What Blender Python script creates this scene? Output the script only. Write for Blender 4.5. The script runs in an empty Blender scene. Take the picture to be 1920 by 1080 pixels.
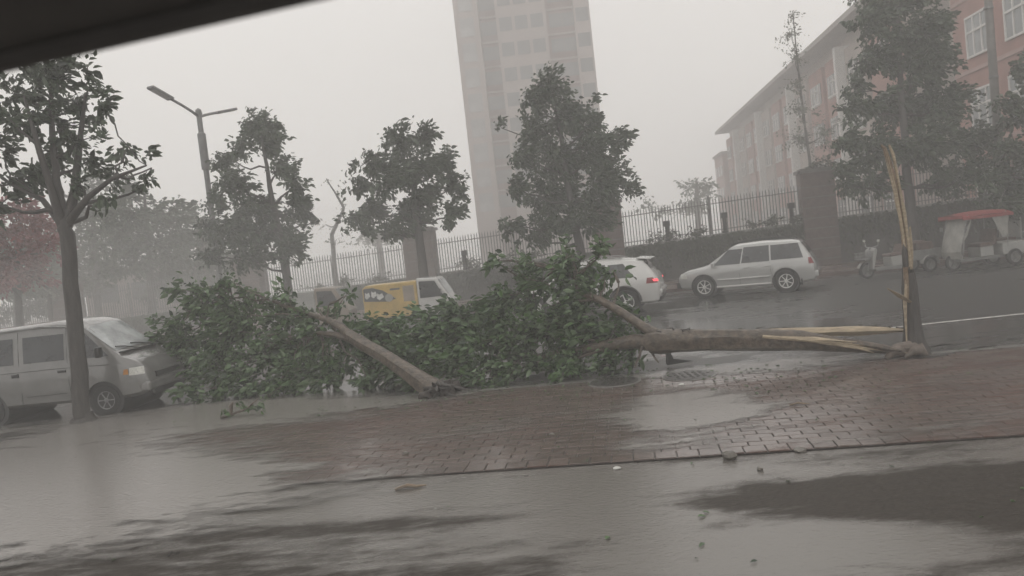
import bpy, bmesh, math, random
import numpy as np
from mathutils import Vector, Matrix, noise as mnoise

random.seed(7)
rng = np.random.default_rng(11)
sc = bpy.context.scene
COL = sc.collection
R = math.radians

# ------------------------------------------------------------------ camera
FPX = 1500.0                    # focal length in pixels of the 1920 wide photograph
CAMH = 2.4
ROLL = R(6.3)
PITCH = math.atan(84.5 / FPX)
cam_d = bpy.data.cameras.new('camera')
cam = bpy.data.objects.new('camera', cam_d)
COL.objects.link(cam)
sc.camera = cam
cam_d.sensor_width = 36.0
cam_d.lens = 36.0 * FPX / 1920.0
cam_d.clip_start = 0.05
cam_d.clip_end = 3000
FW = Vector((0, math.cos(PITCH), -math.sin(PITCH)))
DN = Vector((0, -math.sin(PITCH), -math.cos(PITCH)))
RT = Vector((1, 0, 0))
cx = RT * math.cos(ROLL) + DN * math.sin(ROLL)
cyd = -RT * math.sin(ROLL) + DN * math.cos(ROLL)
M = Matrix((( cx.x, -cyd.x, -FW.x, 0), (cx.y, -cyd.y, -FW.y, 0), (cx.z, -cyd.z, -FW.z, CAMH), (0, 0, 0, 1)))
cam.matrix_world = M
cam_d.dof.use_dof = True
cam_d.dof.focus_distance = 14.0
cam_d.dof.aperture_fstop = cam_d.lens / 12.0    # about 12 mm of glass


def ray(x, y):
    dx, dy = x - 960.0, y - 540.0
    return FW * FPX + cx * dx + cyd * dy


def W(x, y, Y):                 # point at forward distance Y
    d = ray(x, y)
    s = Y / d.y
    return Vector((d.x * s, Y, CAMH + d.z * s))


def P(x, y, z=0.0):             # point on the level z
    d = ray(x, y)
    s = (z - CAMH) / d.z
    return Vector((d.x * s, d.y * s, z))


# ------------------------------------------------------------------ world and sun
SUN_EL, SUN_AZ = R(58), R(200)
wd = bpy.data.worlds.new('World')
sc.world = wd
wd.use_nodes = True
wn, wl = wd.node_tree.nodes, wd.node_tree.links
bg = wn['Background']
sky = wn.new('ShaderNodeTexSky')
sky.sky_type = 'NISHITA'
sky.sun_disc = False
sky.sun_elevation = SUN_EL
sky.sun_rotation = SUN_AZ
sky.dust_density = 6.0
mixn = wn.new('ShaderNodeMix')
mixn.data_type = 'RGBA'
mixn.inputs[0].default_value = 0.93           # heavy even cloud
wl.new(sky.outputs[0], mixn.inputs[6])
mixn.inputs[7].default_value = (12.6, 12.3, 11.95, 1)
wl.new(mixn.outputs[2], bg.inputs['Color'])
bg.inputs['Strength'].default_value = 0.1
sl = bpy.data.lights.new('sun', 'SUN')
sl.energy = 0.5
sl.angle = R(40)
sl.color = (1.0, 0.97, 0.93)
so = bpy.data.objects.new('sun', sl)
COL.objects.link(so)
so.rotation_euler = (math.pi / 2 - SUN_EL, 0, math.pi - SUN_AZ + math.pi)
sc.view_settings.view_transform = 'Standard'
sc.view_settings.look = 'None'
sc.view_settings.exposure = 0.0
sc.view_settings.gamma = 1.0
sc.render.engine = 'CYCLES'
sc.cycles.use_denoising = True
sc.cycles.volume_bounces = 6
sc.cycles.max_bounces = 8
sc.cycles.transparent_max_bounces = 12
sc.cycles.sample_clamp_indirect = 6.0


# ------------------------------------------------------------------ materials
MATS = {}


def nodes_of(m):
    return m.node_tree.nodes, m.node_tree.links


def mat(name, col, rough=0.5, var=0.25, scale=6.0, metal=0.0, bump=0.0, bscale=40.0, spec=0.5, coat=0.0, stretch=None, world=False, island=0.0, grime=None):
    if name in MATS:
        return MATS[name]
    m = bpy.data.materials.new(name)
    m.use_nodes = True
    n, l = nodes_of(m)
    b = n['Principled BSDF']
    b.inputs['Roughness'].default_value = rough
    b.inputs['Metallic'].default_value = metal
    b.inputs['Specular IOR Level'].default_value = spec
    b.inputs['Coat Weight'].default_value = coat
    b.inputs['Coat Roughness'].default_value = 0.08
    if world:
        g = n.new('ShaderNodeNewGeometry'); vec = g.outputs['Position']
    else:
        g = n.new('ShaderNodeTexCoord'); vec = g.outputs['Object']
    if stretch:
        mp = n.new('ShaderNodeMapping'); mp.inputs['Scale'].default_value = stretch
        l.new(vec, mp.inputs['Vector']); vec = mp.outputs['Vector']
    t = n.new('ShaderNodeTexNoise')
    t.inputs['Scale'].default_value = scale
    t.inputs['Detail'].default_value = 6
    t.inputs['Roughness'].default_value = 0.62
    l.new(vec, t.inputs['Vector'])
    rp = n.new('ShaderNodeValToRGB')
    lo = tuple(max(0, c * (1 - var)) for c in col[:3]) + (1,)
    hi = tuple(min(1, c * (1 + var)) for c in col[:3]) + (1,)
    if grime:
        lo = tuple(grime) + (1,)
    rp.color_ramp.elements[0].color = lo
    rp.color_ramp.elements[1].color = hi
    rp.color_ramp.elements[0].position = 0.32
    rp.color_ramp.elements[1].position = 0.68
    l.new(t.outputs['Fac'], rp.inputs[0])
    out = rp.outputs['Color']
    if island:
        gi = n.new('ShaderNodeNewGeometry')
        hs = n.new('ShaderNodeHueSaturation')
        mr = n.new('ShaderNodeMapRange')
        mr.inputs[3].default_value = 1 - island
        mr.inputs[4].default_value = 1 + island
        l.new(gi.outputs['Random Per Island'], mr.inputs[0])
        l.new(mr.outputs[0], hs.inputs['Value'])
        l.new(out, hs.inputs['Color'])
        out = hs.outputs['Color']
    l.new(out, b.inputs['Base Color'])
    if bump:
        t2 = n.new('ShaderNodeTexNoise')
        t2.inputs['Scale'].default_value = bscale
        t2.inputs['Detail'].default_value = 5
        l.new(vec, t2.inputs['Vector'])
        bp = n.new('ShaderNodeBump')
        bp.inputs['Strength'].default_value = bump
        bp.inputs['Distance'].default_value = 0.02
        l.new(t2.outputs['Fac'], bp.inputs['Height'])
        l.new(bp.outputs['Normal'], b.inputs['Normal'])
    MATS[name] = m
    return m


def wet_mat(name, c_pool, c_dark, blobs, r_pool=0.06, r_wet=0.32, nscale=0.45, stretch=(0.55, 1.6, 1), bump=0.25, bscale=30, bias=0.0, jitter=0.0, fine=0.25, spec=(0.3, 0.75), soft=0.07, alpha=False, ripple=0.3):
    """wet paving: standing water (smooth) where the pool field is high, a thin film elsewhere"""
    m = bpy.data.materials.new(name)
    m.use_nodes = True
    n, l = nodes_of(m)
    b = n['Principled BSDF']
    g = n.new('ShaderNodeNewGeometry')
    mp = n.new('ShaderNodeMapping')
    mp.inputs['Rotation'].default_value = (0, 0, R(8))
    mp.inputs['Scale'].default_value = stretch
    l.new(g.outputs['Position'], mp.inputs['Vector'])
    t = n.new('ShaderNodeTexNoise')
    t.inputs['Scale'].default_value = nscale
    t.inputs['Detail'].default_value = 7
    t.inputs['Roughness'].default_value = 0.6
    t.inputs['Distortion'].default_value = 0.4
    l.new(mp.outputs['Vector'], t.inputs['Vector'])
    tb = n.new('ShaderNodeTexNoise')
    tb.inputs['Scale'].default_value = nscale * 6
    tb.inputs['Detail'].default_value = 8
    tb.inputs['Roughness'].default_value = 0.7
    l.new(mp.outputs['Vector'], tb.inputs['Vector'])
    mb_ = n.new('ShaderNodeMath'); mb_.operation = 'MULTIPLY_ADD'
    mb_.inputs[1].default_value = 0.85; mb_.inputs[2].default_value = -0.425
    l.new(tb.outputs['Fac'], mb_.inputs[0])
    ad0 = n.new('ShaderNodeMath'); ad0.operation = 'ADD'
    l.new(t.outputs['Fac'], ad0.inputs[0]); l.new(mb_.outputs[0], ad0.inputs[1])
    field = ad0.outputs[0]
    for (bx, by, sx, sy, amp) in blobs:
        mb = n.new('ShaderNodeMapping')
        mb.vector_type = 'TEXTURE'
        mb.inputs['Location'].default_value = (bx, by, 0)
        mb.inputs['Rotation'].default_value = (0, 0, R(-8.5))
        mb.inputs['Scale'].default_value = (sx, sy, 100)
        l.new(g.outputs['Position'], mb.inputs['Vector'])
        ln = n.new('ShaderNodeVectorMath'); ln.operation = 'LENGTH'
        l.new(mb.outputs['Vector'], ln.inputs[0])
        mr = n.new('ShaderNodeMapRange'); mr.interpolation_type = 'SMOOTHSTEP'
        mr.inputs[1].default_value = 1.5; mr.inputs[2].default_value = 0.2
        mr.inputs[3].default_value = 0.0; mr.inputs[4].default_value = amp
        l.new(ln.outputs['Value'], mr.inputs[0])
        ad = n.new('ShaderNodeMath'); ad.operation = 'ADD'
        l.new(field, ad.inputs[0]); l.new(mr.outputs[0], ad.inputs[1])
        field = ad.outputs[0]
    ramp = n.new('ShaderNodeMapRange'); ramp.interpolation_type = 'SMOOTHSTEP'
    ramp.inputs[1].default_value = 0.52 - soft - bias
    ramp.inputs[2].default_value = 0.52 + soft - bias
    l.new(field, ramp.inputs[0])
    pool = ramp.outputs[0]
    # colour
    t3 = n.new('ShaderNodeTexNoise'); t3.inputs['Scale'].default_value = 14; t3.inputs['Detail'].default_value = 8
    l.new(g.outputs['Position'], t3.inputs['Vector'])
    mx0 = n.new('ShaderNodeMix'); mx0.data_type = 'RGBA'
    l.new(t3.outputs['Fac'], mx0.inputs[0])
    mx0.inputs[6].default_value = tuple(c * (1 - fine) for c in c_dark) + (1,)
    mx0.inputs[7].default_value = tuple(c * (1 + fine) for c in c_dark) + (1,)
    mx = n.new('ShaderNodeMix'); mx.data_type = 'RGBA'
    l.new(pool, mx.inputs[0])
    l.new(mx0.outputs[2], mx.inputs[6])
    mx.inputs[7].default_value = tuple(c_pool) + (1,)  # pools take this lighter base colour
    out = mx.outputs[2]
    if jitter:
        oi = n.new('ShaderNodeNewGeometry')
        hs = n.new('ShaderNodeHueSaturation')
        mr = n.new('ShaderNodeMapRange')
        mr.inputs[3].default_value = 1 - jitter; mr.inputs[4].default_value = 1 + jitter
        wn_ = n.new('ShaderNodeObjectInfo')
        ad = n.new('ShaderNodeMath'); ad.operation = 'ADD'
        l.new(oi.outputs['Random Per Island'], ad.inputs[0]); l.new(wn_.outputs['Random'], ad.inputs[1])
        fr = n.new('ShaderNodeMath'); fr.operation = 'FRACT'
        l.new(ad.outputs[0], fr.inputs[0])
        l.new(fr.outputs[0], mr.inputs[0]); l.new(mr.outputs[0], hs.inputs['Value'])
        l.new(out, hs.inputs['Color']); out = hs.outputs['Color']
    l.new(out, b.inputs['Base Color'])
    rr = n.new('ShaderNodeMapRange')
    rr.inputs[3].default_value = r_wet; rr.inputs[4].default_value = r_pool
    l.new(pool, rr.inputs[0])
    l.new(rr.outputs[0], b.inputs['Roughness'])
    b.inputs['IOR'].default_value = 1.45
    sp_ = n.new('ShaderNodeMapRange')
    sp_.inputs[3].default_value = spec[0]; sp_.inputs[4].default_value = spec[1]
    l.new(pool, sp_.inputs[0])
    l.new(sp_.outputs[0], b.inputs['Specular IOR Level'])
    t2 = n.new('ShaderNodeTexNoise'); t2.inputs['Scale'].default_value = bscale; t2.inputs['Detail'].default_value = 4
    mp2 = n.new('ShaderNodeMapping'); mp2.inputs['Scale'].default_value = (0.6, 1.5, 1)
    l.new(g.outputs['Position'], mp2.inputs['Vector'])
    l.new(mp2.outputs['Vector'], t2.inputs['Vector'])
    st = n.new('ShaderNodeMapRange')
    st.inputs[3].default_value = bump; st.inputs[4].default_value = bump * ripple
    l.new(pool, st.inputs[0])
    bp = n.new('ShaderNodeBump'); bp.inputs['Distance'].default_value = 0.02
    l.new(st.outputs[0], bp.inputs['Strength'])
    l.new(t2.outputs['Fac'], bp.inputs['Height'])
    l.new(bp.outputs['Normal'], b.inputs['Normal'])
    if alpha:
        tr = n.new('ShaderNodeBsdfTransparent')
        ms = n.new('ShaderNodeMixShader')
        l.new(pool, ms.inputs[0]); l.new(tr.outputs[0], ms.inputs[1]); l.new(b.outputs[0], ms.inputs[2])
        l.new(ms.outputs[0], n['Material Output'].inputs['Surface'])
    MATS[name] = m
    return m


def leaf_mat(name, c1, c2, rough=0.42, trans=0.25):
    m = bpy.data.materials.new(name)
    m.use_nodes = True
    n, l = nodes_of(m)
    b = n['Principled BSDF']
    g = n.new('ShaderNodeNewGeometry')
    rp = n.new('ShaderNodeValToRGB')
    rp.color_ramp.elements[0].color = tuple(c1) + (1,)
    rp.color_ramp.elements[1].color = tuple(c2) + (1,)
    l.new(g.outputs['Random Per Island'], rp.inputs[0])
    # pale underside
    mx = n.new('ShaderNodeMix'); mx.data_type = 'RGBA'
    l.new(g.outputs['Backfacing'], mx.inputs[0])
    l.new(rp.outputs[0], mx.inputs[6])
    und = tuple(min(1, 1.0 * c + 0.6 * max(c2)) for c in c2)
    mx.inputs[7].default_value = und + (1,)
    l.new(mx.outputs[2], b.inputs['Base Color'])
    b.inputs['Roughness'].default_value = rough
    tr = n.new('ShaderNodeBsdfTranslucent')
    l.new(rp.outputs[0], tr.inputs['Color'])
    ms = n.new('ShaderNodeMixShader'); ms.inputs[0].default_value = trans
    l.new(b.outputs[0], ms.inputs[1]); l.new(tr.outputs[0], ms.inputs[2])
    l.new(ms.outputs[0], n['Material Output'].inputs['Surface'])
    MATS[name] = m
    return m


def glass_mat(name, col=(0.03, 0.035, 0.04), rough=0.06):
    return mat(name, col, rough, var=0.4, scale=3, spec=0.7)


def emit_mat(name, col, strength, base=(0.4, 0.02, 0.02)):
    m = bpy.data.materials.new(name); m.use_nodes = True
    b = m.node_tree.nodes['Principled BSDF']
    b.inputs['Base Color'].default_value = tuple(base) + (1,)
    b.inputs['Emission Color'].default_value = tuple(col) + (1,)
    b.inputs['Emission Strength'].default_value = strength
    b.inputs['Roughness'].default_value = 0.2
    MATS[name] = m
    return m


# ------------------------------------------------------------------ mesh helpers
class MB:
    def __init__(self):
        self.v, self.f = [], []

    def add(self, vs, fs):
        o = len(self.v)
        self.v += [tuple(p) for p in vs]
        self.f += [tuple(i + o for i in f) for f in fs]
        return self

    def box(self, c, s, rz=0.0, rot=None):
        hx, hy, hz = s[0] / 2, s[1] / 2, s[2] / 2
        pts = [Vector((sx * hx, sy * hy, sz * hz)) for sz in (-1, 1) for sy in (-1, 1) for sx in (-1, 1)]
        m = rot if rot is not None else Matrix.Rotation(rz, 3, 'Z')
        pts = [m @ p + Vector(c) for p in pts]
        return self.add(pts, [(0, 2, 3, 1), (4, 5, 7, 6), (0, 1, 5, 4), (2, 6, 7, 3), (0, 4, 6, 2), (1, 3, 7, 5)])

    def bar(self, a, b, w, t=None):
        a, b = Vector(a), Vector(b)
        t = t or w
        d = b - a
        q = d.to_track_quat('Z', 'Y').to_matrix()
        return self.box((a + b) / 2, (w, t, d.length), rot=q)

    def tube(self, pts, rad, n=8, jit=0.0, flat=1.0, caps=True, ridge=0.0):
        pts = [Vector(p) for p in pts]
        if not hasattr(rad, '__len__'):
            rad = [rad] * len(pts)
        vs, fs = [], []
        up = Vector((0, 0, 1))
        prev = None
        for i, p in enumerate(pts):
            d = (pts[min(i + 1, len(pts) - 1)] - pts[max(i - 1, 0)])
            if d.length < 1e-9:
                d = Vector((0, 0, 1))
            d.normalize()
            if prev is None:
                a = d.cross(up)
                if a.length < 0.05:
                    a = d.cross(Vector((1, 0, 0)))
            else:
                a = prev - d * prev.dot(d)
            a.normalize(); prev = a
            b = d.cross(a)
            for k in range(n):
                an = 2 * math.pi * k / n
                r = rad[i] * (1 + (random.uniform(-jit, jit) if jit else 0))
                if ridge:
                    r *= 1 + ridge * mnoise.noise(Vector((math.cos(an) * 2.6, math.sin(an) * 2.6, i * 0.28 + rad[0] * 50)))
                vs.append(p + a * math.cos(an) * r + b * math.sin(an) * r * flat)
        for i in range(len(pts) - 1):
            for k in range(n):
                k2 = (k + 1) % n
                fs.append((i * n + k, i * n + k2, (i + 1) * n + k2, (i + 1) * n + k))
        if caps:
            fs.append(tuple(range(n - 1, -1, -1)))
            fs.append(tuple((len(pts) - 1) * n + k for k in range(n)))
        return self.add(vs, fs)

    def lathe(self, prof, n=24, axis='Z', c=(0, 0, 0), caps=True):
        vs, fs = [], []
        for (r, h) in prof:
            for k in range(n):
                a = 2 * math.pi * k / n
                p = (r * math.cos(a), r * math.sin(a), h)
                if axis == 'Y':
                    p = (p[0], p[2], p[1])
                elif axis == 'X':
                    p = (p[2], p[0], p[1])
                vs.append((p[0] + c[0], p[1] + c[1], p[2] + c[2]))
        for i in range(len(prof) - 1):
            for k in range(n):
                k2 = (k + 1) % n
                fs.append((i * n + k, i * n + k2, (i + 1) * n + k2, (i + 1) * n + k))
        if caps:
            fs.append(tuple(range(n)))
            fs.append(tuple((len(prof) - 1) * n + k for k in range(n)))
        return self.add(vs, fs)

    def prism(self, poly, y0, y1, axis='Y'):
        """poly in (x,z), extruded along y"""
        n = len(poly)
        if axis == 'Y':
            vs = [(x, y0, z) for x, z in poly] + [(x, y1, z) for x, z in poly]
        elif axis == 'Z':
            vs = [(x, z, y0) for x, z in poly] + [(x, z, y1) for x, z in poly]
        else:
            vs = [(y0, x, z) for x, z in poly] + [(y1, x, z) for x, z in poly]
        fs = [tuple(range(n)), tuple(range(2 * n - 1, n - 1, -1))]
        fs += [(i, i + n, (i + 1) % n + n, (i + 1) % n) for i in range(n)]
        return self.add(vs, fs)

    def mesh(self, name, m, smooth=None, fix=True):
        me = bpy.data.meshes.new(name)
        me.from_pydata(self.v, [], self.f)
        if fix:
            bm = bmesh.new(); bm.from_mesh(me)
            bmesh.ops.recalc_face_normals(bm, faces=bm.faces)
            bm.to_mesh(me); bm.free()
        if m:
            me.materials.append(m)
        if smooth is not None:
            me.polygons.foreach_set('use_smooth', [True] * len(me.polygons))
            me.set_sharp_from_angle(angle=R(smooth))
        me.update()
        return me

    def build(self, name, m, parent=None, smooth=None, bevel=0.0, seg=2, fix=True):
        o = bpy.data.objects.new(name, self.mesh(name, m, smooth, fix))
        COL.objects.link(o)
        if parent:
            o.parent = parent
        if bevel:
            bv = o.modifiers.new('bevel', 'BEVEL')
            bv.width = bevel; bv.segments = seg; bv.limit_method = 'ANGLE'; bv.angle_limit = R(40)
        return o


def tag(o, label=None, cat=None, group=None, kind=None):
    if label: o['label'] = label
    if cat: o['category'] = cat
    if group: o['group'] = group
    if kind: o['kind'] = kind
    return o


def thing(name, label, cat, loc=(0, 0, 0), rz=0.0, group=None):
    o = bpy.data.objects.new(name, None)
    COL.objects.link(o)
    o.location = loc
    o.rotation_euler = (0, 0, rz)
    o.empty_display_size = 0.2
    return tag(o, label, cat, group)


def sheet(name, poly, z, m, sub=0):
    bm = bmesh.new()
    bm.faces.new([bm.verts.new((p[0], p[1], z)) for p in poly])
    bmesh.ops.recalc_face_normals(bm, faces=bm.faces)
    for f in bm.faces:
        if f.normal.z < 0:
            f.normal_flip()
    me = bpy.data.meshes.new(name); bm.to_mesh(me); bm.free()
    me.materials.append(m)
    o = bpy.data.objects.new(name, me); COL.objects.link(o)
    return tag(o, kind='structure')


# ------------------------------------------------------------------ the ground
ST = -0.155                        # slope of the near pavement direction in plan
SDX = Vector((1, ST, 0)).normalized()
SDN = Vector((-SDX.y, SDX.x, 0))


def on_line(p, s, off=0.0):         # from p along the street by s, off to the far side
    q = Vector((p[0], p[1], 0)) + SDX * s + SDN * off
    return q


EDGE = P(1270, 857, 0.035)           # a point on the front edge of the brick paving
KERB_OFF = 4.75                     # depth of the brick pavement
APRON_Z, BRICK_Z = 0.012, 0.035

m_plaza = wet_mat('wet_plaza_ground', (0.17, 0.165, 0.16), (0.13, 0.125, 0.12), [], nscale=0.08, bias=0.12, r_wet=0.3)
m_road = wet_mat('wet_asphalt', (0.055, 0.054, 0.052), (0.05, 0.049, 0.047), [
    (2.6, 17.5, 4.0, 2.6, 0.32), (-8, 19, 9, 5, 0.25), (11, 21, 4, 6, -0.25), (7.5, 24.5, 7, 2.0, 0.1)],
    r_pool=0.06, r_wet=0.34, nscale=0.35, bump=0.3, bscale=26, bias=0.0, spec=(0.2, 0.9))
m_apron = wet_mat('wet_concrete', (0.13, 0.12, 0.107), (0.042, 0.036, 0.03), [
    (0.7, 6.7, 1.5, 0.42, 0.35), (1.6, 5.6, 1.3, 0.5, 0.4), (0.4, 7.55, 6.0, 0.33, 0.35),(-4.5, 9.5, 5, 1.8, 0.3),
    (-1.3, 7.05, 2.6, 0.2, -0.28), (4.2, 6.2, 2.1, 0.9, -0.5), (1.9, 6.65, 1.0, 0.16, -0.3), (-3.2, 6.3, 1.4, 0.8, -0.12)],
    r_pool=0.12, r_wet=0.45, nscale=0.5, bump=0.5, bscale=30, bias=0.03, fine=0.5, spec=(0.08, 1.0), soft=0.17, ripple=0.5)
m_brick = wet_mat('wet_red_brick', (0.105, 0.08, 0.07), (0.08, 0.048, 0.038), [
    (2.0, 9.3, 1.0, 1.2, 0.25), (1.2, 10.4, 1.3, 0.5, 0.2)],
    r_pool=0.12, r_wet=0.24, nscale=0.7, bump=0.3, bscale=30, bias=0.06, jitter=0.2, spec=(0.5, 1.0))
m_joint = mat('wet_joint_sand', (0.03, 0.026, 0.023), 0.35, 0.4, 20, world=True)
m_kerb = mat('wet_kerb_stone', (0.16, 0.155, 0.148), 0.3, 0.25, 5, bump=0.2, world=True)
m_farwalk = wet_mat('wet_far_paving', (0.15, 0.11, 0.1), (0.1, 0.07, 0.062), [], nscale=0.5, r_wet=0.35)

sheet('ground', [(-170, -40), (150, -40), (150, 232), (-170, 232)], -0.012, m_plaza)
# far kerb line
FK0, FK1 = W(1270, 548, 28.6), W(1620, 508, 28.2)
FKS = (28.2 - 28.9) / (FK1.x - FK0.x)


def far_y(x):
    return 28.6 + FKS * (x - FK0.x)


k0 = on_line(EDGE, 0, KERB_OFF)


def near_y(x):
    return k0.y + (x - k0.x) * ST


XL, XR = -70.0, 60.0
sheet('road', [(XL, near_y(XL)), (XR, near_y(XR)), (XR, far_y(XR)), (XL, far_y(XL))], -0.004, m_road)
# near pavement: foreground apron, brick bed
bq = [on_line(EDGE, -60, -0.02), on_line(EDGE, 40, -0.02)]
mb = MB()
ap = [(-60, -25), (45, -25), (bq[1].x, bq[1].y), (bq[0].x, bq[0].y)]
mb.prism([(p[0], p[1]) for p in ap], -0.3, APRON_Z, axis='Z')
tag(mb.build('concrete_apron', m_apron), kind='structure')
mb = MB()
sp = [on_line(EDGE, -60, 0), on_line(EDGE, 40, 0), on_line(EDGE, 40, KERB_OFF - 0.15), on_line(EDGE, -60, KERB_OFF - 0.15)]
mb.prism([(p.x, p.y) for p in sp], -0.3, BRICK_Z - 0.012, axis='Z')
walk = tag(mb.build('brick_pavement', m_joint), kind='structure')
# kerb stones (each one metre)
KM = MB().box((0, 0, 0), (0.985, 0.15, 0.34)).mesh('kerb_stone', m_kerb)
kerb = tag(MB().box((0, 0, -0.4), (0.3, 0.1, 0.1)).build('kerb', m_kerb), kind='structure')
kerb.location = on_line(EDGE, 0, KERB_OFF - 0.075)
for i in range(-24, 18):
    o = bpy.data.objects.new('kerb_stone', KM); COL.objects.link(o)
    o.parent = kerb
    q = on_line(EDGE, i + 0.5, KERB_OFF - 0.075) - kerb.location
    o.location = (q.x, q.y, BRICK_Z - 0.166 + random.uniform(-0.004, 0.004))
    o.rotation_euler = (0, 0, math.atan(ST))
# bricks: running bond, a soldier course along the edge
BL, BW = 0.3, 0.15
brick_spots = []
for row in range(0, 43):
    if row == 0:
        off, dep, ln = 0.12, 0.233, 0.225
    else:
        off, dep, ln = 0.24 + (row - 0.5) * BW, BW - 0.010, BL
    if off > KERB_OFF - 0.2:
        break
    s0 = -9.0 - (0 if row % 2 else ln / 2)
    k = 0
    while s0 + k * ln < 9.0:
        q = on_line(EDGE, s0 + k * ln, off)
        brick_spots.append((q.x, q.y, dep, ln - 0.011, row))
        k += 1
# leave holes for the two tree pits
PITS = [P(1712, 662, BRICK_Z), P(810, 738, BRICK_Z)]
brick_spots = [b for b in brick_spots if all((Vector((b[0], b[1], BRICK_Z)) - p).length > 0.5 for p in PITS)]


def shown(b):
    d = Vector((b[0], b[1], BRICK_Z - CAMH))
    u = d.x / d.y
    return -0.32 < u < 0.62


vis = sorted([b for b in brick_spots if shown(b)], key=lambda b: b[0] ** 2 + b[1] ** 2)
big = vis[:300]
bigset = set((b[0], b[1]) for b in big)


def brick_verts(l, w):
    a, e = l / 2, w / 2
    c = 0.004
    return [(-a, -e, -0.03), (a, -e, -0.03), (a, e, -0.03), (-a, e, -0.03),
            (-a, -e, -c), (a, -e, -c), (a, e, -c), (-a, e, -c),
            (-a + c, -e + c, 0), (a - c, -e + c, 0), (a - c, e - c, 0), (-a + c, e - c, 0)]


BF = [(0, 1, 5, 4), (1, 2, 6, 5), (2, 3, 7, 6), (3, 0, 4, 7), (4, 5, 9, 8), (5, 6, 10, 9), (6, 7, 11, 10), (7, 4, 8, 11), (8, 9, 10, 11)]
meshes = {}
rest = MB()
rzb = math.atan(ST)
for b in brick_spots:
    tz = BRICK_Z + random.gauss(0, 0.0016) + 0.004 * mnoise.noise(Vector((b[0] * 0.7, b[1] * 0.7, 0)))
    tx, ty = random.gauss(0, 0.006), random.gauss(0, 0.006)
    if (b[0], b[1]) in bigset:
        key = (round(b[3], 3), round(b[2], 3))
        if key not in meshes:
            t = MB().add(brick_verts(b[3], b[2]), BF); meshes[key] = t.mesh('brick', m_brick, fix=False)
        o = bpy.data.objects.new('brick', meshes[key]); COL.objects.link(o)
        o.parent = walk
        o.location = (b[0], b[1], tz); o.rotation_euler = (tx, ty, rzb + random.gauss(0, 0.006))
    else:
        mt = Matrix.Translation((b[0], b[1], tz)) @ Matrix.Rotation(rzb, 4, 'Z') @ Matrix.Rotation(tx, 4, 'X')
        rest.add([mt @ Vector(v) for v in brick_verts(b[3], b[2])], BF)
tag(rest.build('paving_bricks', m_brick, walk, fix=False), kind='stuff')
# far pavement with kerb
mb = MB()
mb.prism([(XL, far_y(XL)), (XR, far_y(XR)), (XR, far_y(XR) + 40), (XL, far_y(XL) + 40)], -0.3, 0.12, axis='Z')
tag(mb.build('far_pavement', m_farwalk), kind='structure')
# standing water over the bricks: a sheet of its own, open where the bricks stand clear
wpool = P(150, 860, BRICK_Z); wp2 = P(330, 790, BRICK_Z); wp3 = P(1310, 775, BRICK_Z); wp4 = P(620, 768, BRICK_Z); wp5 = P(1330, 700, BRICK_Z); wp6 = P(20, 960, BRICK_Z); wp7 = P(1230, 850, BRICK_Z)
m_water = wet_mat('muddy_water_sky_sheen', (0.22, 0.206, 0.19), (0.17, 0.16, 0.148), [  # muddy tone, lightened to carry part of the sky's reflection
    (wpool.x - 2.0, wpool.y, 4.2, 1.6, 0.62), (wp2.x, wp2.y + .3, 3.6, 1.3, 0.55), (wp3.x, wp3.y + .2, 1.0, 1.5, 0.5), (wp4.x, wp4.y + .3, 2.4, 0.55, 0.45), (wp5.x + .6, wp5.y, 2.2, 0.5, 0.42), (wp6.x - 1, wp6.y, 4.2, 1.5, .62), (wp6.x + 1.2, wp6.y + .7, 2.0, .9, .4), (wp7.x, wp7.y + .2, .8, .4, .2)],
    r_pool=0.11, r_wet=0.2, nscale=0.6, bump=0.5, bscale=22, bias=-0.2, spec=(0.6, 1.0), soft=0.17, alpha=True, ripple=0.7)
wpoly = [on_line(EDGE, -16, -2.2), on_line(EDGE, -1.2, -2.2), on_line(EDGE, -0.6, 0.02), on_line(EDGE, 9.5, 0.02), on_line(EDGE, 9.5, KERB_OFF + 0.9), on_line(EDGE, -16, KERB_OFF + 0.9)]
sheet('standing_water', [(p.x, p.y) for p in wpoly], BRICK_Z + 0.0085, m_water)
# painted line on the road
m_paint = mat('worn_white_paint', (0.62, 0.61, 0.58), 0.3, 0.4, 8, world=True, grime=(0.25, 0.24, 0.23))
l0, l1 = P(1640, 617.5, 0), P(2300, 548, 0)
dl = (l1 - l0).normalized(); nl = Vector((-dl.y, dl.x, 0)) * 0.06
mb = MB().add([l0 - nl, l1 - nl, l1 + nl, l0 + nl], [(0, 1, 2, 3)])
o = mb.build('lane_line', m_paint); o.location.z = 0.001
tag(o, kind='structure')
#__NEXT__

# ------------------------------------------------------------------ large structure: fence and wall
m_pillar = mat('dark_red_brick_pier', (0.10, 0.07, 0.062), 0.6, 0.3, 5, bump=0.2)
m_cap = mat('pier_cap_stone', (0.12, 0.11, 0.105), 0.6, 0.3, 4)
m_wall = mat('dark_stained_wall', (0.05, 0.046, 0.042), 0.6, 0.35, 1.2, bump=0.4, bscale=8)
m_coping = mat('pale_coping_stone', (0.22, 0.215, 0.205), 0.45, 0.45, 2.5)
m_fence = mat('grey_fence_paint', (0.16, 0.158, 0.155), 0.5, 0.3, 4)
FY1, FY2 = 33.0, 37.0
T1f, T2f = W(1500, 345, FY1), W(543, 487, FY2)      # picket tops
B1f, B2f = W(1500, 416, FY1), W(543, 551, FY2)      # coping


def f_par(px):                     # parameter along the fence whose image column (at mid height) is px
    lo, hi = -1.5, 2.5
    for _ in range(60):
        mid = (lo + hi) / 2
        q = T1f.lerp(T2f, mid)
        d = q - Vector((0, 0, CAMH))
        x = 960 + FPX * d.dot(cx) / d.dot(FW)
        if x > px: lo = mid
        else: hi = mid
    return (lo + hi) / 2


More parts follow.
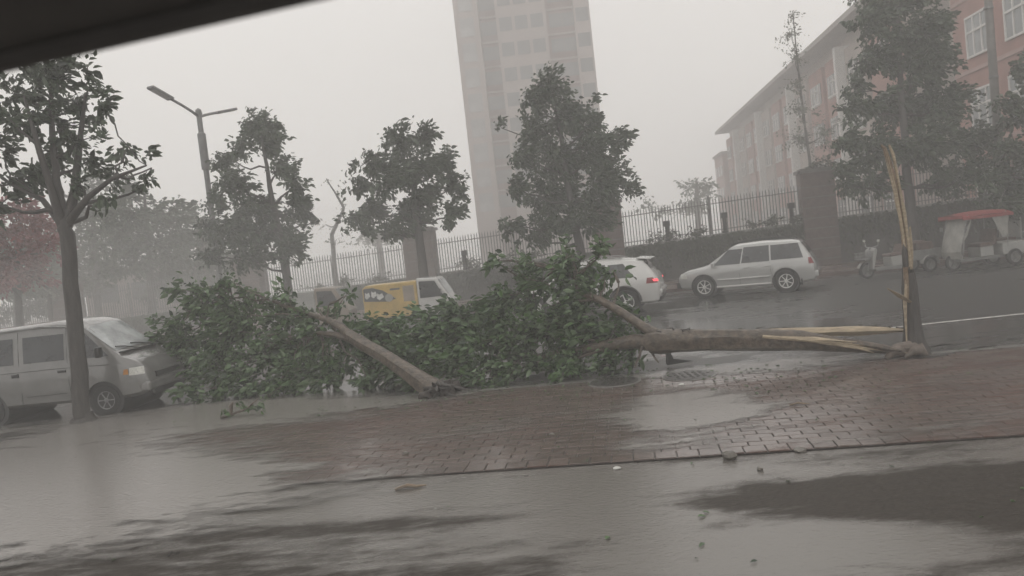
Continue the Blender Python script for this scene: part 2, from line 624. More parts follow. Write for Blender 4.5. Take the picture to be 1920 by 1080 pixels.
def f_at(t):
    a, b = T1f.lerp(T2f, t), B1f.lerp(B2f, t)
    return Vector((a.x, a.y, 0)), a.z, b.z


FDIR = (Vector((T1f.x, T1f.y, 0)) - Vector((T2f.x, T2f.y, 0))).normalized()   # towards the right
FNRM = Vector((FDIR.y, -FDIR.x, 0))                                          # towards the camera
FANG = math.atan2(FDIR.y, FDIR.x)
FLEN = (T1f - T2f).length
pier_px = [(-262, -205), (100, 145), (436, 497), (757, 816), (1114, 1164), (1497, 1560), (1985, 2050)]
pier_lab = ['brick pier behind the dark red leaved tree',
            'brick pier of the fence beyond the parked white van',
            'brick pier behind the tree beside the double lamp post',
            'wide brick pier behind the yellow delivery vehicle and a bushy tree',
            'brick pier rising behind the white car with the lit tail light',
            'dark red brick pier behind the silver car, ivy over its top',
            'brick pier at the end of the fence by the utility pole']
pier_t = []
for (a, b), lab in zip(pier_px, pier_lab):
    ta, tb = f_par(b), f_par(a)
    tm = (ta + tb) / 2
    q, zt, zb = f_at(tm)
    w = abs(tb - ta) * FLEN
    w = min(max(w, 0.95), 1.35)
    pier_t.append((tm, w / FLEN / 2))
    root = thing('brick_pier', lab, 'pier', (q.x, q.y, 0.12), FANG, 'brick piers of the fence')
    h = zt + 0.38 - 0.12
    MB().box((0, 0, h / 2), (w, 0.9, h)).build('shaft', m_pillar, root, bevel=0.01)
    MB().box((0, 0, h + 0.06), (w + 0.16, 1.06, 0.12)).box((0, 0, h + 0.15), (w - 0.1, 0.8, 0.07)).build('cap', m_cap, root)
    nb = int((h - 0.1) / 0.42)
    for k in range(nb):            # proud courses that band the shaft
        MB().box((0, 0, 0.25 + k * 0.42), (w + 0.012, 0.912, 0.05)).build('band_course', m_cap, root)
picket_mesh = {}
span_lab = ['grey picket fence panel behind the dark red leaved tree',
            'grey picket fence panel fading into mist behind the parked white van',
            'grey picket fence panel between the lamp post tree and the yellow vehicle',
            'grey picket fence panel between the yellow vehicle and the white car',
            'grey picket fence panel above the silver car',
            'grey picket fence panel behind the cargo tricycle and the big leafy tree']
for i in range(6):
    (ta, wa), (tb, wb) = pier_t[i], pier_t[i + 1]
    s, e = ta - wa, tb + wb        # t runs right to left
    q0, zt0, zb0 = f_at(s); q1, zt1, zb1 = f_at(e)
    L = (q1 - q0).length
    # wall under the panel, a thing of its own
    root = thing('retaining_wall', ['dark retaining wall behind the dark red leaved tree', 'dark retaining wall behind the parked white van', 'dark retaining wall left of the yellow delivery vehicle',
                                    'dark retaining wall between the yellow vehicle and the white car', 'dark retaining wall behind the silver car',
                                    'dark retaining wall behind the cargo tricycle'][i], 'wall', (q0.x, q0.y, 0.12), 0, 'retaining wall sections')
    d = q1 - q0

    def lp(u, n, z):
        return (d.x * u + FNRM.x * n, d.y * u + FNRM.y * n, z - 0.12)
    mb = MB()
    mb.add([lp(0, .25, .1), lp(1, .25, .1), lp(1, -.25, .1), lp(0, -.25, .1),
            lp(0, .25, zb0 - .1), lp(1, .25, zb1 - .1), lp(1, -.25, zb1 - .1), lp(0, -.25, zb0 - .1)],
           [(0, 1, 5, 4), (1, 2, 6, 5), (2, 3, 7, 6), (3, 0, 4, 7), (4, 5, 6, 7), (3, 2, 1, 0)])
    mb.build('wall_face', m_wall, root)
    ns = max(2, int(L / 1.2))
    for k in range(ns):
        u0, u1 = k / ns + 0.004, (k + 1) / ns - 0.004
        z0, z1 = zb0 + (zb1 - zb0) * u0, zb0 + (zb1 - zb0) * u1
        mb = MB()
        mb.add([lp(u0, .31, z0 - .1), lp(u1, .31, z1 - .1), lp(u1, -.31, z1 - .1), lp(u0, -.31, z0 - .1),
                lp(u0, .31, z0), lp(u1, .31, z1), lp(u1, -.31, z1), lp(u0, -.31, z0)],
               [(0, 1, 5, 4), (1, 2, 6, 5), (2, 3, 7, 6), (3, 0, 4, 7), (4, 5, 6, 7), (3, 2, 1, 0)])
        mb.build('coping_stone', m_coping, root)
    root = thing('picket_fence', span_lab[i], 'fence', (q0.x, q0.y, zb0), 0, 'picket fence panels')
    hgt = zt0 - zb0
    n = int(L / 0.125)
    for k in range(n):
        u = (k + 0.5) / n
        zb = zb0 + (zb1 - zb0) * u; zt = zt0 + (zt1 - zt0) * u
        key = 'p'
        if key not in picket_mesh:
            t = MB().box((0, 0, 0.46), (0.036, 0.03, 0.92)).add([(-.018, -.015, .92), (.018, -.015, .92), (.018, .015, .92), (-.018, .015, .92), (0, 0, 1.0)],
                                                           [(0, 1, 4), (1, 2, 4), (2, 3, 4), (3, 0, 4)])
            picket_mesh[key] = t.mesh('picket', m_fence)
        o = bpy.data.objects.new('picket', picket_mesh[key]); COL.objects.link(o); o.parent = root
        o.location = (d.x * u, d.y * u, zb - zb0)
        o.scale = (1, 1, (zt - zb) * random.uniform(0.99, 1.01))
        o.rotation_euler = (0, random.gauss(0, 0.006), FANG)
    for fr in (0.1, 0.82):
        a = Vector((0, 0, hgt * fr)) + FNRM * 0.03
        b = Vector((d.x, d.y, (zb1 - zb0) + (zt1 - zb1) * fr)) + FNRM * 0.03
        MB().bar(a, b, 0.05, 0.035).build('rail', m_fence, root)
    npost = max(1, int(L / 2.6))
    for k in range(1, npost):
        u = k / npost
        zb = zb0 + (zb1 - zb0) * u; zt = zt0 + (zt1 - zt0) * u
        MB().bar((d.x * u + FNRM.x * .02, d.y * u + FNRM.y * .02, zb - zb0), (d.x * u + FNRM.x * .02, d.y * u + FNRM.y * .02, zt - zb0 + 0.06), 0.075).build('post', m_fence, root)

# ------------------------------------------------------------------ buildings
m_tower = mat('hazy_tower_render', (0.11, 0.042, 0.034), 0.7, 0.25, 0.1)
m_tower2 = mat('tower_pale_render', (0.27, 0.225, 0.21), 0.7, 0.15, 0.1)
m_win = mat('window_glass', (0.06, 0.065, 0.07), 0.12, 0.25, 0.4, spec=0.6)
m_winpale = mat('pale_window_glass', (0.3, 0.325, 0.335), 0.15, 0.3, 0.5, spec=0.6)
m_wframe = mat('white_window_frame', (0.6, 0.6, 0.58), 0.5, 0.1, 2)
m_schoolw = mat('school_pale_wall', (0.36, 0.31, 0.28), 0.75, 0.15, 0.3)
m_schoolb = mat('school_red_brick', (0.30, 0.15, 0.125), 0.75, 0.2, 0.6)
m_eave = mat('school_eave', (0.28, 0.26, 0.25), 0.7, 0.15, 0.3)
m_pinkw = mat('pink_wall', (0.36, 0.24, 0.22), 0.75, 0.15, 0.4)
# tower
TY = 98.0
tl, tr = W(903, 425, TY), W(1141, 430, TY)
tw = tr.x - tl.x
root = thing('apartment_tower', 'tall reddish apartment tower fading into the rain beyond the fence', 'tower', ((tl.x + tr.x) / 2, TY, -0.012), R(-3))
TH = 48.0
TK = tw / 22.0
MB().box((0, 9, TH / 2), (tw, 16, TH)).build('wall', m_tower, root)
MB().box((-0.2, 0.6, TH / 2), (8.6 * TK, 1.6, TH + .3)).build('centre_bay', m_tower2, root)
MB().box((-tw / 2 + 1.0, 0.5, TH / 2), (2.9, 2.6, TH + .2)).build('corner_bay', m_tower2, root)
MB().box((tw / 2 - 0.6, 0.7, TH / 2), (1.9, 2.2, TH + .1)).build('corner_bay', m_tower2, root)
wm = MB().box((0, 0, 0), (1.5, 0.12, 1.6)).mesh('window', m_win)
wp = MB().box((0, 0, 0), (1.7, 0.12, 2.2)).mesh('window', mat('tower_glass', (0.25, 0.25, 0.25), 0.2, 0.35, 0.4))
bs = MB().box((0, 0, 0), (2.4, 0.9, 0.9)).mesh('balcony', m_tower2)
for fl in range(2, 15):
    z = fl * 3.0 + 1.6
    for x in (-7.6 * TK, -5.6 * TK, 5.6 * TK, 7.8 * TK):
        o = bpy.data.objects.new('window', wm); COL.objects.link(o); o.parent = root; o.location = (x, 0.98, z)
    for x in (-3.0 * TK, -0.3 * TK, 2.4 * TK):
        o = bpy.data.objects.new('window', wm); COL.objects.link(o); o.parent = root; o.location = (x, -0.22, z)
    MB().box((0, 0.93, z + 1.35), (tw - .1, 0.24, 0.22)).build('floor_band', m_tower2, root)
    o = bpy.data.objects.new('window', wp); COL.objects.link(o); o.parent = root; o.location = (-tw / 2 + 1.0, -0.83, z)
    o = bpy.data.objects.new('window', wm); COL.objects.link(o); o.parent = root; o.location = (tw / 2 - 0.6, -0.43, z)

# long school block: the facade recedes to the left
EH = 15.5                          # eaves above ground


def at_height(x, y, z):            # the point of the pixel's ray that is at height z
    d = ray(x, y)
    s = (z - CAMH) / d.z
    return Vector((d.x * s, d.y * s, z))


A = at_height(1355, 248, EH); B = at_height(1606, 32, EH)
A.z = B.z = 0
fd = (B - A).normalized()          # towards the camera
fn = Vector((fd.y, -fd.x, 0))
if fn.x > 0: fn = -fn              # facade faces left
FL = (B - A).length + 6
ang = math.atan2(fd.y, fd.x)
root = thing('school_building', 'long pale and red school block with deep eaves receding into rain', 'building', (A.x, A.y, -0.012), ang)
sgn = 1 if (Matrix.Rotation(ang, 3, 'Z') @ Vector((0, 1, 0))).dot(fn) > 0 else -1   # local +y*sgn is the facade side
MB().box((FL / 2, -sgn * 7, EH / 2), (FL, 12, EH)).build('wall', m_schoolw, root)
rp = [(1.0, EH - 0.1), (1.0, EH + 0.3), (-6, EH + 0.9), (-14, EH + 0.3), (-14, EH - .1)]
mb = MB().prism([(sgn * a, b) for a, b in rp], -1.2, FL + 1, axis='X')
mb.build('roof', m_eave, root)
nb = 13
for k in range(nb):
    x0 = (k + 0.5) * FL / nb
    red = k % 3 != 2
    MB().box((x0, -sgn * 0.75, EH / 2 - 0.6), (FL / nb * 0.8, 0.9, EH - 1.4)).build('brick_bay' if red else 'pale_bay', m_schoolb if red else m_schoolw, root)
    if k % 3 == 2:
        MB().box((x0 - FL / nb * 0.46, -sgn * 0.3, EH / 2 - 0.5), (0.5, 1.4, EH - 1)).build('white_pilaster', m_wframe, root)
    for fl in range(4):
        z = 2.1 + fl * 3.35
        w = MB().box((x0, -sgn * 0.27, z), (FL / nb * 0.6, 0.08, 1.7)).build('window', m_win, root)
        mb = MB()
        for q in (-1, 0, 1):
            mb.box((x0 + q * FL / nb * 0.2, -sgn * 0.21, z), (0.1, 0.06, 1.6))
        mb.box((x0, -sgn * 0.2, z - 0.85), (FL / nb * 0.46, 0.2, 0.14)).box((x0, -sgn * 0.21, z + 0.3), (FL / nb * 0.44, 0.06, 0.09))
        mb.build('window_frame', m_wframe, w)

# nearer red wing at the right
A2 = at_height(1790, 330, 4.5); d2 = fd
ang2 = ang
wx = W(1797, 200, 46.0)
root = thing('brick_wing', 'near red brick wing of the school with white framed windows', 'building', (wx.x, wx.y, -0.012), ang2)
WL = 26
MB().box((WL / 2, -sgn * 5, 11), (WL, 10, 22)).build('wall', m_schoolb, root)
MB().box((-1.3, -sgn * 5.5, 10), (2.6, 9, 20)).build('stair_bay', m_schoolw, root)
for fl in range(5):
    z = 2.9 + fl * 3.9
    MB().box((WL / 2, -sgn * -0.04, z - 1.75), (WL - .1, 0.12, 0.2)).build('string_course', m_pinkw, root)
    for k in range(6):
        x0 = 3.2 + k * 4.2
        w = MB().box((x0, sgn * 0.03, z), (2.6, 0.1, 2.1)).build('window', m_winpale, root)
        mb = MB()
        for q in (-1.3, -0.45, 0.45, 1.3):
            mb.box((x0 + q, sgn * 0.1, z), (0.11, 0.1, 2.1))
        for q in (-1.05, 0.25, 1.05):
            mb.box((x0, sgn * 0.11, z + q), (2.7, 0.1, 0.11))
        mb.build('window_frame', m_wframe, w)
# low pink block at the far end
q = A - fd * 5.0 - fn * 2.2
root = thing('annex_building', 'small pinkish block at the far end of the school', 'building', (q.x, q.y, -0.012), ang)
MB().box((0, 0, 6.2), (9, 5, 12.4)).build('wall', m_pinkw, root)
MB().box((0, 0, 12.5), (9.5, 5.5, 0.4)).build('parapet', m_eave, root)
for fl in range(3):
    for k in (-2.6, 0, 2.6):
        MB().box((k, sgn * 2.54, 3.1 + fl * 3.4), (1.5, 0.1, 1.5)).build('window', m_win, root)
# hazy grey gate house behind the left trees
q = W(395, 520, 58)
root = thing('gate_house', 'pale gate house with brown column glimpsed behind the lamp post', 'building', (q.x, q.y, 0.0), R(-8))
MB().box((-4.5, 2, 1.7), (11, 4, 3.4)).build('wall', m_tower2, root)
MB().box((0.1, -0.4, 2.7), (0.9, 0.9, 5.4)).build('brown_column', m_pillar, root)
MB().box((0.9, -0.3, 2.8), (0.45, 0.6, 5.6)).build('white_column', m_wframe, root)
MB().box((-4.5, 1.9, 3.55), (11.6, 4.8, 0.3)).build('roof', m_eave, root)
for k in (-8, -5.5, -3):
    MB().box((k, -0.03, 1.9), (1.4, 0.1, 1.3)).build('window', m_win, root)

# ------------------------------------------------------------------ trees
m_bark = mat('wet_bark', (0.05, 0.045, 0.041), 0.55, 0.35, 7, bump=0.7, bscale=22, stretch=(2.4, 2.4, 0.5))
m_barkf = mat('wet_bark_fallen', (0.08, 0.062, 0.045), 0.42, 0.6, 10, bump=1.0, bscale=22)
m_wood = mat('torn_pale_wood', (0.34, 0.275, 0.19), 0.6, 0.35, 9, bump=0.6, bscale=30, stretch=(0.5, 3, 3))
m_wood2 = mat('torn_orange_wood', (0.2, 0.145, 0.095), 0.6, 0.45, 9, bump=0.6, bscale=30)
m_leafd = leaf_mat('dark_wet_leaves', (0.011, 0.022, 0.010), (0.036, 0.066, 0.024), 0.38, 0.15)
m_leaff = leaf_mat('fallen_wet_leaves', (0.010, 0.028, 0.009), (0.075, 0.15, 0.04), 0.2, 0.2)
m_leafr = leaf_mat('red_leaves', (0.11, 0.006, 0.008), (0.2, 0.016, 0.018), 0.5, 0.2)
m_leafp = leaf_mat('pale_leaves', (0.06, 0.07, 0.05), (0.12, 0.13, 0.09), 0.5, 0.25)
m_ivy = leaf_mat('ivy_leaves', (0.025, 0.032, 0.02), (0.055, 0.065, 0.035), 0.45, 0.15)

LEAF = np.array([(0, 0, 0), (-0.25, 0.30, 0.10), (-0.21, 0.64, 0.07), (0, 1.0, -0.14), (0.21, 0.64, 0.07), (0.25, 0.30, 0.10)])
LEAFQ = np.array([(0, 3, 2, 1), (0, 5, 4, 3)])


def leaf_mesh(name, pos, tip, nrm, size, m):
    """pos Nx3 leaf stalks, tip Nx3 growth directions, nrm Nx3 upper sides, size N"""
    tip = tip / np.linalg.norm(tip, axis=1, keepdims=True)
    side = np.cross(tip, nrm)
    side /= np.linalg.norm(side, axis=1, keepdims=True) + 1e-9
    up = np.cross(side, tip)
    N = len(pos)
    v = (pos[:, None, :] + size[:, None, None] * (LEAF[None, :, 0:1] * side[:, None, :] + LEAF[None, :, 1:2] * tip[:, None, :] + LEAF[None, :, 2:3] * up[:, None, :]))
    v = v.reshape(-1, 3)
    f = (LEAFQ[None] + (np.arange(N) * 6)[:, None, None]).reshape(-1)
    me = bpy.data.meshes.new(name)
    me.vertices.add(len(v)); me.vertices.foreach_set('co', v.astype(np.float32).ravel())
    me.loops.add(len(f)); me.loops.foreach_set('vertex_index', f.astype(np.int32))
    nf = len(f) // 4
    me.polygons.add(nf)
    me.polygons.foreach_set('loop_start', np.arange(nf, dtype=np.int32) * 4)
    me.update(calc_edges=True)
    me.validate()
    me.materials.append(m)
    return me


def crown(blobs, dens, leaf, per, rc, wind=(0.5, 0.0, -0.25), shell=0.55, squash=0.8, zmin=None, upbias=0.4):
    """blobs: list of (centre Vector, rx, ry(depth), rz).  returns clump centres and leaf arrays"""
    cl, pos, tip, nrm, siz = [], [], [], [], []
    for (c, rx, ry, rz) in blobs:
        n = max(2, int(dens * (rx * rz * math.pi)))
        for _ in range(n):
            u = rng.normal(size=3); u /= np.linalg.norm(u)
            r = shell + (1 - shell) * rng.random()
            if rng.random() < 0.3: r *= rng.random()
            if rng.random() < 0.13: r *= rng.uniform(1.15, 1.5)
            cc = np.array(c) + u * r * np.array((rx, ry, rz))
            if zmin is not None and cc[2] < zmin + 0.05: cc[2] = zmin + 0.05 + rng.random() * 0.2
            out = u * np.array((1, 1, 0.8)) + np.array(wind) * 0.8
            cl.append((cc, c))
            k = int(per * rng.uniform(0.6, 1.4))
            ax = out / np.linalg.norm(out)
            t = rng.random(k)
            p = cc + ax * ((t - 0.5) * rc * 2.0)[:, None] + rng.normal(size=(k, 3)) * rc * np.array((0.42, 0.42, 0.36))
            d = ax * 0.8 + rng.normal(size=(k, 3)) * 0.45 + np.array(wind)
            nn = np.array((0, -0.1, 1.0)) * upbias + rng.normal(size=(k, 3)) * 0.6
            pos.append(p); tip.append(d); nrm.append(nn); siz.append(leaf * rng.uniform(0.5, 1.35, k) * rng.uniform(0.75, 1.2))
    pos = np.concatenate(pos); tip = np.concatenate(tip); nrm = np.concatenate(nrm); siz = np.concatenate(siz)
    if zmin is not None:
        low = pos[:, 2] < zmin + 0.03
        pos[low, 2] = zmin + 0.03 + rng.random(low.sum()) * 0.08
        tip[low, 2] = np.abs(tip[low, 2]) * 0.2
    return cl, pos, tip, nrm, siz


def limb(mb, a, b, r0, r1, n=6, sag=0.0, seg=5, wob=0.05):
    a, b = Vector(a), Vector(b)
    L = (b - a).length
    pts, rad = [], []
    for i in range(seg + 1):
        t = i / seg
        p = a.lerp(b, t)
        p.z += sag * L * math.sin(t * math.pi)
        if 0 < i < seg:
            p += Vector((random.gauss(0, wob), random.gauss(0, wob), random.gauss(0, wob))) * L * 0.5
        pts.append(p); rad.append(r0 + (r1 - r0) * t)
    mb.tube(pts, rad, n)
    return pts


def standing_tree(name, label, Y, trunk, blobs, m_l, ground=0.12, leaf=0.17, dens=9.0, per=16, rc=0.22, group=None, depth=0.75, shell=0.5, twigs=0.35, wind=(0.45, 0, -0.2), yspread=0.7, m_b=None, leaders=()):
    m_b = m_b or m_bark
    wpts = [(W(x, y, Y), r) for x, y, r in trunk]
    base = wpts[0][0].copy(); base.z = ground
    root = thing(name, label, 'tree', base, 0, group)
    tp = [Vector((base.x, base.y, ground)) - base] + [p - base for p, r in wpts[1:]]
    tr = [r for p, r in wpts]
    mb = MB()
    fl = [tp[0] + Vector((0, 0, -0.05)), tp[0].lerp(tp[1], 0.06)] + tp[1:]
    fr = [tr[0] * 1.5, tr[0]] + tr[1:]
    sp, sr = [], []
    for i in range(len(fl) - 1):
        for k in range(4):
            t = k / 4
            sp.append(fl[i].lerp(fl[i + 1], t) + (Vector((random.gauss(0, .012), random.gauss(0, .012), 0)) if i else Vector()))
            sr.append(fr[i] + (fr[i + 1] - fr[i]) * t)
    sp.append(fl[-1]); sr.append(fr[-1])
    mb.tube(sp, sr, 14, jit=0.03, ridge=0.22)
    for ld in leaders:
        lp_ = [W(x, y, Y + dy) - base for x, y, r, dy in ld]
        mb.tube(lp_, [r for x, y, r, dy in ld], 8, jit=0.05)
        sp += lp_; sr += [r for x, y, r, dy in ld]
    wb = []
    mpp = Y / FPX
    for (x, y, rx, ry) in blobs:
        dy = random.uniform(-1, 1) * yspread * max(rx, 60) * mpp
        c = W(x, y, Y + dy) - base
        wb.append((c, rx * mpp, max(rx, ry) * mpp * depth, ry * mpp))
    cl, pos, tip, nrm, siz = crown(wb, dens, leaf, per, rc, shell=shell, wind=wind)

    def attach(c):
        best, bd = None, 1e9
        for p, r in zip(sp[4:], sr[4:]):
            dd = (p - c).length + (2.0 if p.z > c.z - 0.15 else 0)
            if dd < bd: best, bd, br = p, dd, r
        return best, br
    for (c, rx, ry, rz) in wb:
        p, r = attach(c)
        pts = limb(mb, p, c, min(r * 0.6, 0.055), 0.014, 6, sag=-0.06, wob=0.06)
    for cc, c in cl:
        if random.random() < twigs:
            limb(mb, c, Vector(cc), 0.014, 0.005, 4, seg=2, wob=0.1)
    mb.build('trunk', m_b, root, smooth=50)
    o = bpy.data.objects.new('crown', leaf_mesh('crown', pos, tip, nrm, siz, m_l)); COL.objects.link(o); o.parent = root
    return root


G = 'trees along the far pavement'
standing_tree('street_tree', 'bare-trunked street tree standing beside the parked white van', 14.4,
              [(157, 793, .15), (140, 620, .13), (124, 440, .12), (116, 395, .09), (108, 350, .075), (100, 280, .055), (95, 160, .025)],
              [(40, 185, 60, 42), (105, 150, 55, 40), (168, 140, 28, 36), (195, 205, 26, 40), (120, 235, 50, 40), (40, 245, 42, 24), (8, 290, 34, 30), (30, 335, 55, 28),
               (240, 275, 30, 22), (284, 315, 18, 42), (222, 325, 34, 22), (170, 300, 36, 26), (70, 320, 40, 30), (205, 372, 26, 16), (0, 385, 40, 24), (-50, 240, 60, 80), (-60, 330, 50, 50),
               (150, 345, 40, 22), (262, 355, 16, 16), (110, 112, 40, 22), (60, 140, 60, 26), (20, 225, 44, 26), (150, 190, 40, 30), (85, 205, 50, 34), (90, 285, 44, 30), (150, 265, 34, 34)], m_leafd, ground=0.09, leaf=0.15, dens=18, per=22, rc=0.14, shell=0.25, twigs=0.6, yspread=0.9, leaders=[[(124, 425, .11, 0), (140, 360, .08, .1), (148, 280, .06, .2), (160, 180, .025, .2)], [(120, 430, .1, 0), (95, 350, .07, -.2), (70, 270, .05, -.3), (45, 180, .02, -.3)], [(126, 420, .08, 0), (165, 370, .055, -.2), (210, 335, .04, -.3), (275, 310, .015, -.3)], [(118, 425, .07, 0), (80, 375, .05, .2), (20, 345, .03, .3), (-40, 300, .015, .3)]])
standing_tree('street_tree', 'tapering tree just right of the double lamp post', 27.0,
              [(540, 560, .15), (532, 480, .13), (512, 380, .09), (490, 250, .04)],
              [(485, 232, 42, 34), (505, 265, 30, 30), (455, 268, 20, 22), (425, 300, 28, 22), (438, 345, 36, 34), (522, 310, 20, 32), (552, 345, 18, 30), (400, 372, 18, 20), (480, 395, 52, 32),
               (562, 390, 30, 36), (500, 440, 60, 34), (435, 430, 44, 34), (545, 465, 30, 26), (470, 482, 52, 22), (590, 415, 12, 10), (400, 430, 18, 34), (400, 480, 30, 18)],
              m_leafd, group=G, leaf=0.175, dens=27, per=28, rc=0.2, shell=0.3)
standing_tree('street_tree', 'round dense tree in front of the brick pier behind the yellow vehicle', 27.2,
              [(800, 575, .17), (793, 500, .16), (782, 420, .13), (768, 280, .04)],
              [(755, 268, 42, 34), (800, 255, 20, 26), (702, 310, 34, 24), (832, 302, 20, 30), (742, 330, 52, 38), (678, 348, 28, 20), (852, 352, 24, 26), (800, 362, 44, 34), (700, 388, 42, 24),
               (668, 408, 24, 18), (762, 402, 52, 28), (848, 402, 24, 24), (732, 432, 42, 14), (688, 432, 30, 10), (790, 320, 40, 40)],
              m_leafd, group=G, leaf=0.175, dens=27, per=28, rc=0.2, shell=0.3)
standing_tree('street_tree', 'tall dense tree standing against the hazy tower', 27.4,
              [(1100, 560, .16), (1090, 480, .15), (1070, 380, .11), (1040, 180, .04)],
              [(1035, 168, 34, 38), (1000, 190, 22, 26), (1005, 240, 34, 30), (1060, 222, 52, 40), (1105, 228, 30, 30), (940, 240, 9, 11), (980, 292, 38, 34), (1050, 300, 62, 44), (1120, 290, 38, 38),
               (1162, 258, 18, 20), (968, 350, 26, 22), (1040, 370, 70, 34), (1130, 350, 42, 34), (1182, 354, 16, 14), (960, 425, 26, 18), (1030, 420, 52, 28), (1100, 412, 52, 34), (1000, 442, 32, 12), (1140, 330, 40, 40)],
              m_leafd, group=G, leaf=0.175, dens=27, per=28, rc=0.2, shell=0.3)
standing_tree('street_tree', 'large leafy tree behind the snapped stump, before the school', 27.6,
              [(1722, 520, .2), (1712, 420, .18), (1700, 330, .15), (1690, 180, .1), (1680, -20, .04)],
              [(1690, -10, 80, 50), (1640, 40, 48, 38), (1730, 60, 66, 48), (1655, 110, 55, 40), (1735, 130, 58, 42), (1612, 200, 36, 28), (1690, 200, 78, 44), (1770, 200, 54, 40), (1592, 262, 34, 22),
               (1660, 280, 68, 34), (1750, 275, 68, 42), (1825, 260, 44, 38), (1580, 318, 24, 20), (1640, 345, 46, 24), (1780, 335, 50, 22), (1605, 160, 24, 14), (1810, 330, 50, 26), (1590, 345, 16, 14)],
              m_leafd, group=G, leaf=0.185, dens=26, per=28, rc=0.22, shell=0.3)
standing_tree('street_tree', 'leafy tree reaching in past the utility pole by the red canopy tricycle', 26.4,
              [(2010, 520, .18), (2000, 400, .16), (1985, 250, .1), (1970, 80, .04)],
              [(1905, 130, 22, 22), (1880, 190, 20, 22), (1915, 220, 30, 40), (1885, 280, 40, 34), (1905, 340, 48, 40), (1960, 200, 50, 60), (1960, 310, 60, 60), (1970, 100, 50, 50), (1850, 330, 30, 24), (1880, 385, 50, 22)],
              m_leafd, group=G, leaf=0.2, dens=22, per=20, rc=0.22, shell=0.3)
GB = 'hazy trees beyond the fence'
standing_tree('poplar_tree', 'thin feathery young poplar in front of the school', 44.0,
              [(1530, 420, .1), (1518, 300, .08), (1502, 180, .06), (1486, 20, .02)],
              [(1486, 30, 12, 20), (1484, 65, 22, 30), (1490, 110, 26, 30), (1494, 160, 26, 30), (1500, 205, 34, 26), (1500, 260, 50, 34), (1545, 250, 30, 40)],
              m_leafp, ground=0.12, group=GB, leaf=0.15, dens=9, per=9, rc=0.28, shell=0.1, twigs=0.9)
standing_tree('bare_tree', 'wispy pale tree bent by wind between two street trees', 52.0,
              [(628, 520, .16), (622, 440, .13), (645, 390, .09), (612, 335, .03)],
              [(615, 340, 16, 10), (632, 360, 18, 16), (645, 385, 16, 18), (610, 420, 28, 18), (630, 450, 30, 16)],
              m_leafp, ground=0.12, group=GB, leaf=0.2, dens=2.0, per=7, rc=0.3, shell=0.1, twigs=0.9, wind=(-0.5, 0, 0.1))
standing_tree('shade_tree', 'broad dark tree in the mist behind the parked white van', 44.0,
              [(285, 600, .22), (282, 520, .2), (280, 460, .16), (270, 360, .05)],
              [(240, 365, 30, 28), (200, 395, 28, 22), (262, 405, 60, 34), (332, 408, 34, 26), (300, 450, 74, 34), (230, 460, 50, 34), (330, 480, 50, 28), (250, 505, 56, 20), (310, 515, 40, 16), (215, 425, 30, 20)],
              m_leafd, ground=0.12, group=GB, leaf=0.28, dens=12, per=17, rc=0.32)
standing_tree('red_leaf_tree', 'dark red leaved tree left of the near street tree', 30.2,
              [(30, 600, .14), (32, 520, .13), (35, 440, .08), (38, 380, .03)],
              [(35, 395, 40, 26), (60, 430, 34, 26), (85, 420, 26, 24), (95, 460, 26, 26), (60, 520, 40, 24), (-30, 500, 50, 40), (15, 440, 50, 34), (30, 485, 50, 34), (-40, 440, 50, 50), (65, 480, 22, 24), (15, 525, 44, 20)],
              m_leafr, ground=0.12, leaf=0.19, dens=22, per=18, rc=0.2)
standing_tree('pale_tree', 'small pale tree beside the red leaved tree', 38.0,
              [(92, 600, .1), (92, 540, .09), (95, 480, .06), (95, 430, .02)],
              [(95, 440, 24, 20), (85, 475, 32, 24), (112, 480, 22, 24), (70, 530, 40, 22), (100, 545, 28, 12)],
              m_leafp, ground=0.12, group=GB, leaf=0.2, dens=10, per=15, rc=0.26)
standing_tree('shade_tree', 'tall faint tree in the mist between the near street tree and the lamp post', 52.0,
              [(180, 560, .24), (178, 500, .2), (176, 440, .16), (172, 340, .05)],
              [(175, 350, 24, 24), (150, 390, 36, 26), (195, 400, 34, 28), (160, 440, 50, 30), (205, 455, 40, 30), (130, 480, 50, 30), (190, 500, 60, 26), (150, 530, 60, 22), (90, 520, 50, 26)],
              m_leafd, ground=0.12, group=GB, leaf=0.3, dens=9, per=16, rc=0.38)
standing_tree('shade_tree', 'low broad tree in the mist behind the dark red leaved tree', 48.0,
              [(30, 600, .2), (30, 560, .18), (30, 520, .12), (30, 460, .04)],
              [(30, 470, 60, 30), (70, 500, 60, 30), (-20, 510, 60, 36), (40, 545, 80, 26), (110, 540, 50, 26), (-50, 550, 60, 30), (30, 580, 90, 20)],
              m_leafd, ground=0.12, group=GB, leaf=0.3, dens=9, per=16, rc=0.36)
standing_tree('shade_tree', 'low spreading tree in the mist behind the lamp post', 46.0,
              [(378, 590, .2), (376, 540, .18), (374, 480, .12), (372, 410, .04)],
              [(372, 420, 24, 20), (395, 450, 36, 24), (350, 455, 30, 24), (380, 490, 50, 24), (330, 520, 50, 20), (420, 510, 36, 22), (300, 550, 60, 16), (370, 540, 50, 18)],
              m_leafd, ground=0.12, group=GB, leaf=0.28, dens=9, per=16, rc=0.34)
standing_tree('round_tree', 'round hazy tree by the far end of the school', 84.0,
              [(1308, 420, .3), (1307, 380, .28), (1306, 350, .2), (1305, 338, .1)],
              [(1300, 352, 26, 16), (1322, 350, 20, 18), (1308, 375, 36, 18), (1290, 385, 24, 12), (1225, 388, 22, 9), (1240, 398, 28, 8)],
              m_leafd, ground=0.0, group=GB, leaf=0.42, dens=3, per=13, rc=0.6)
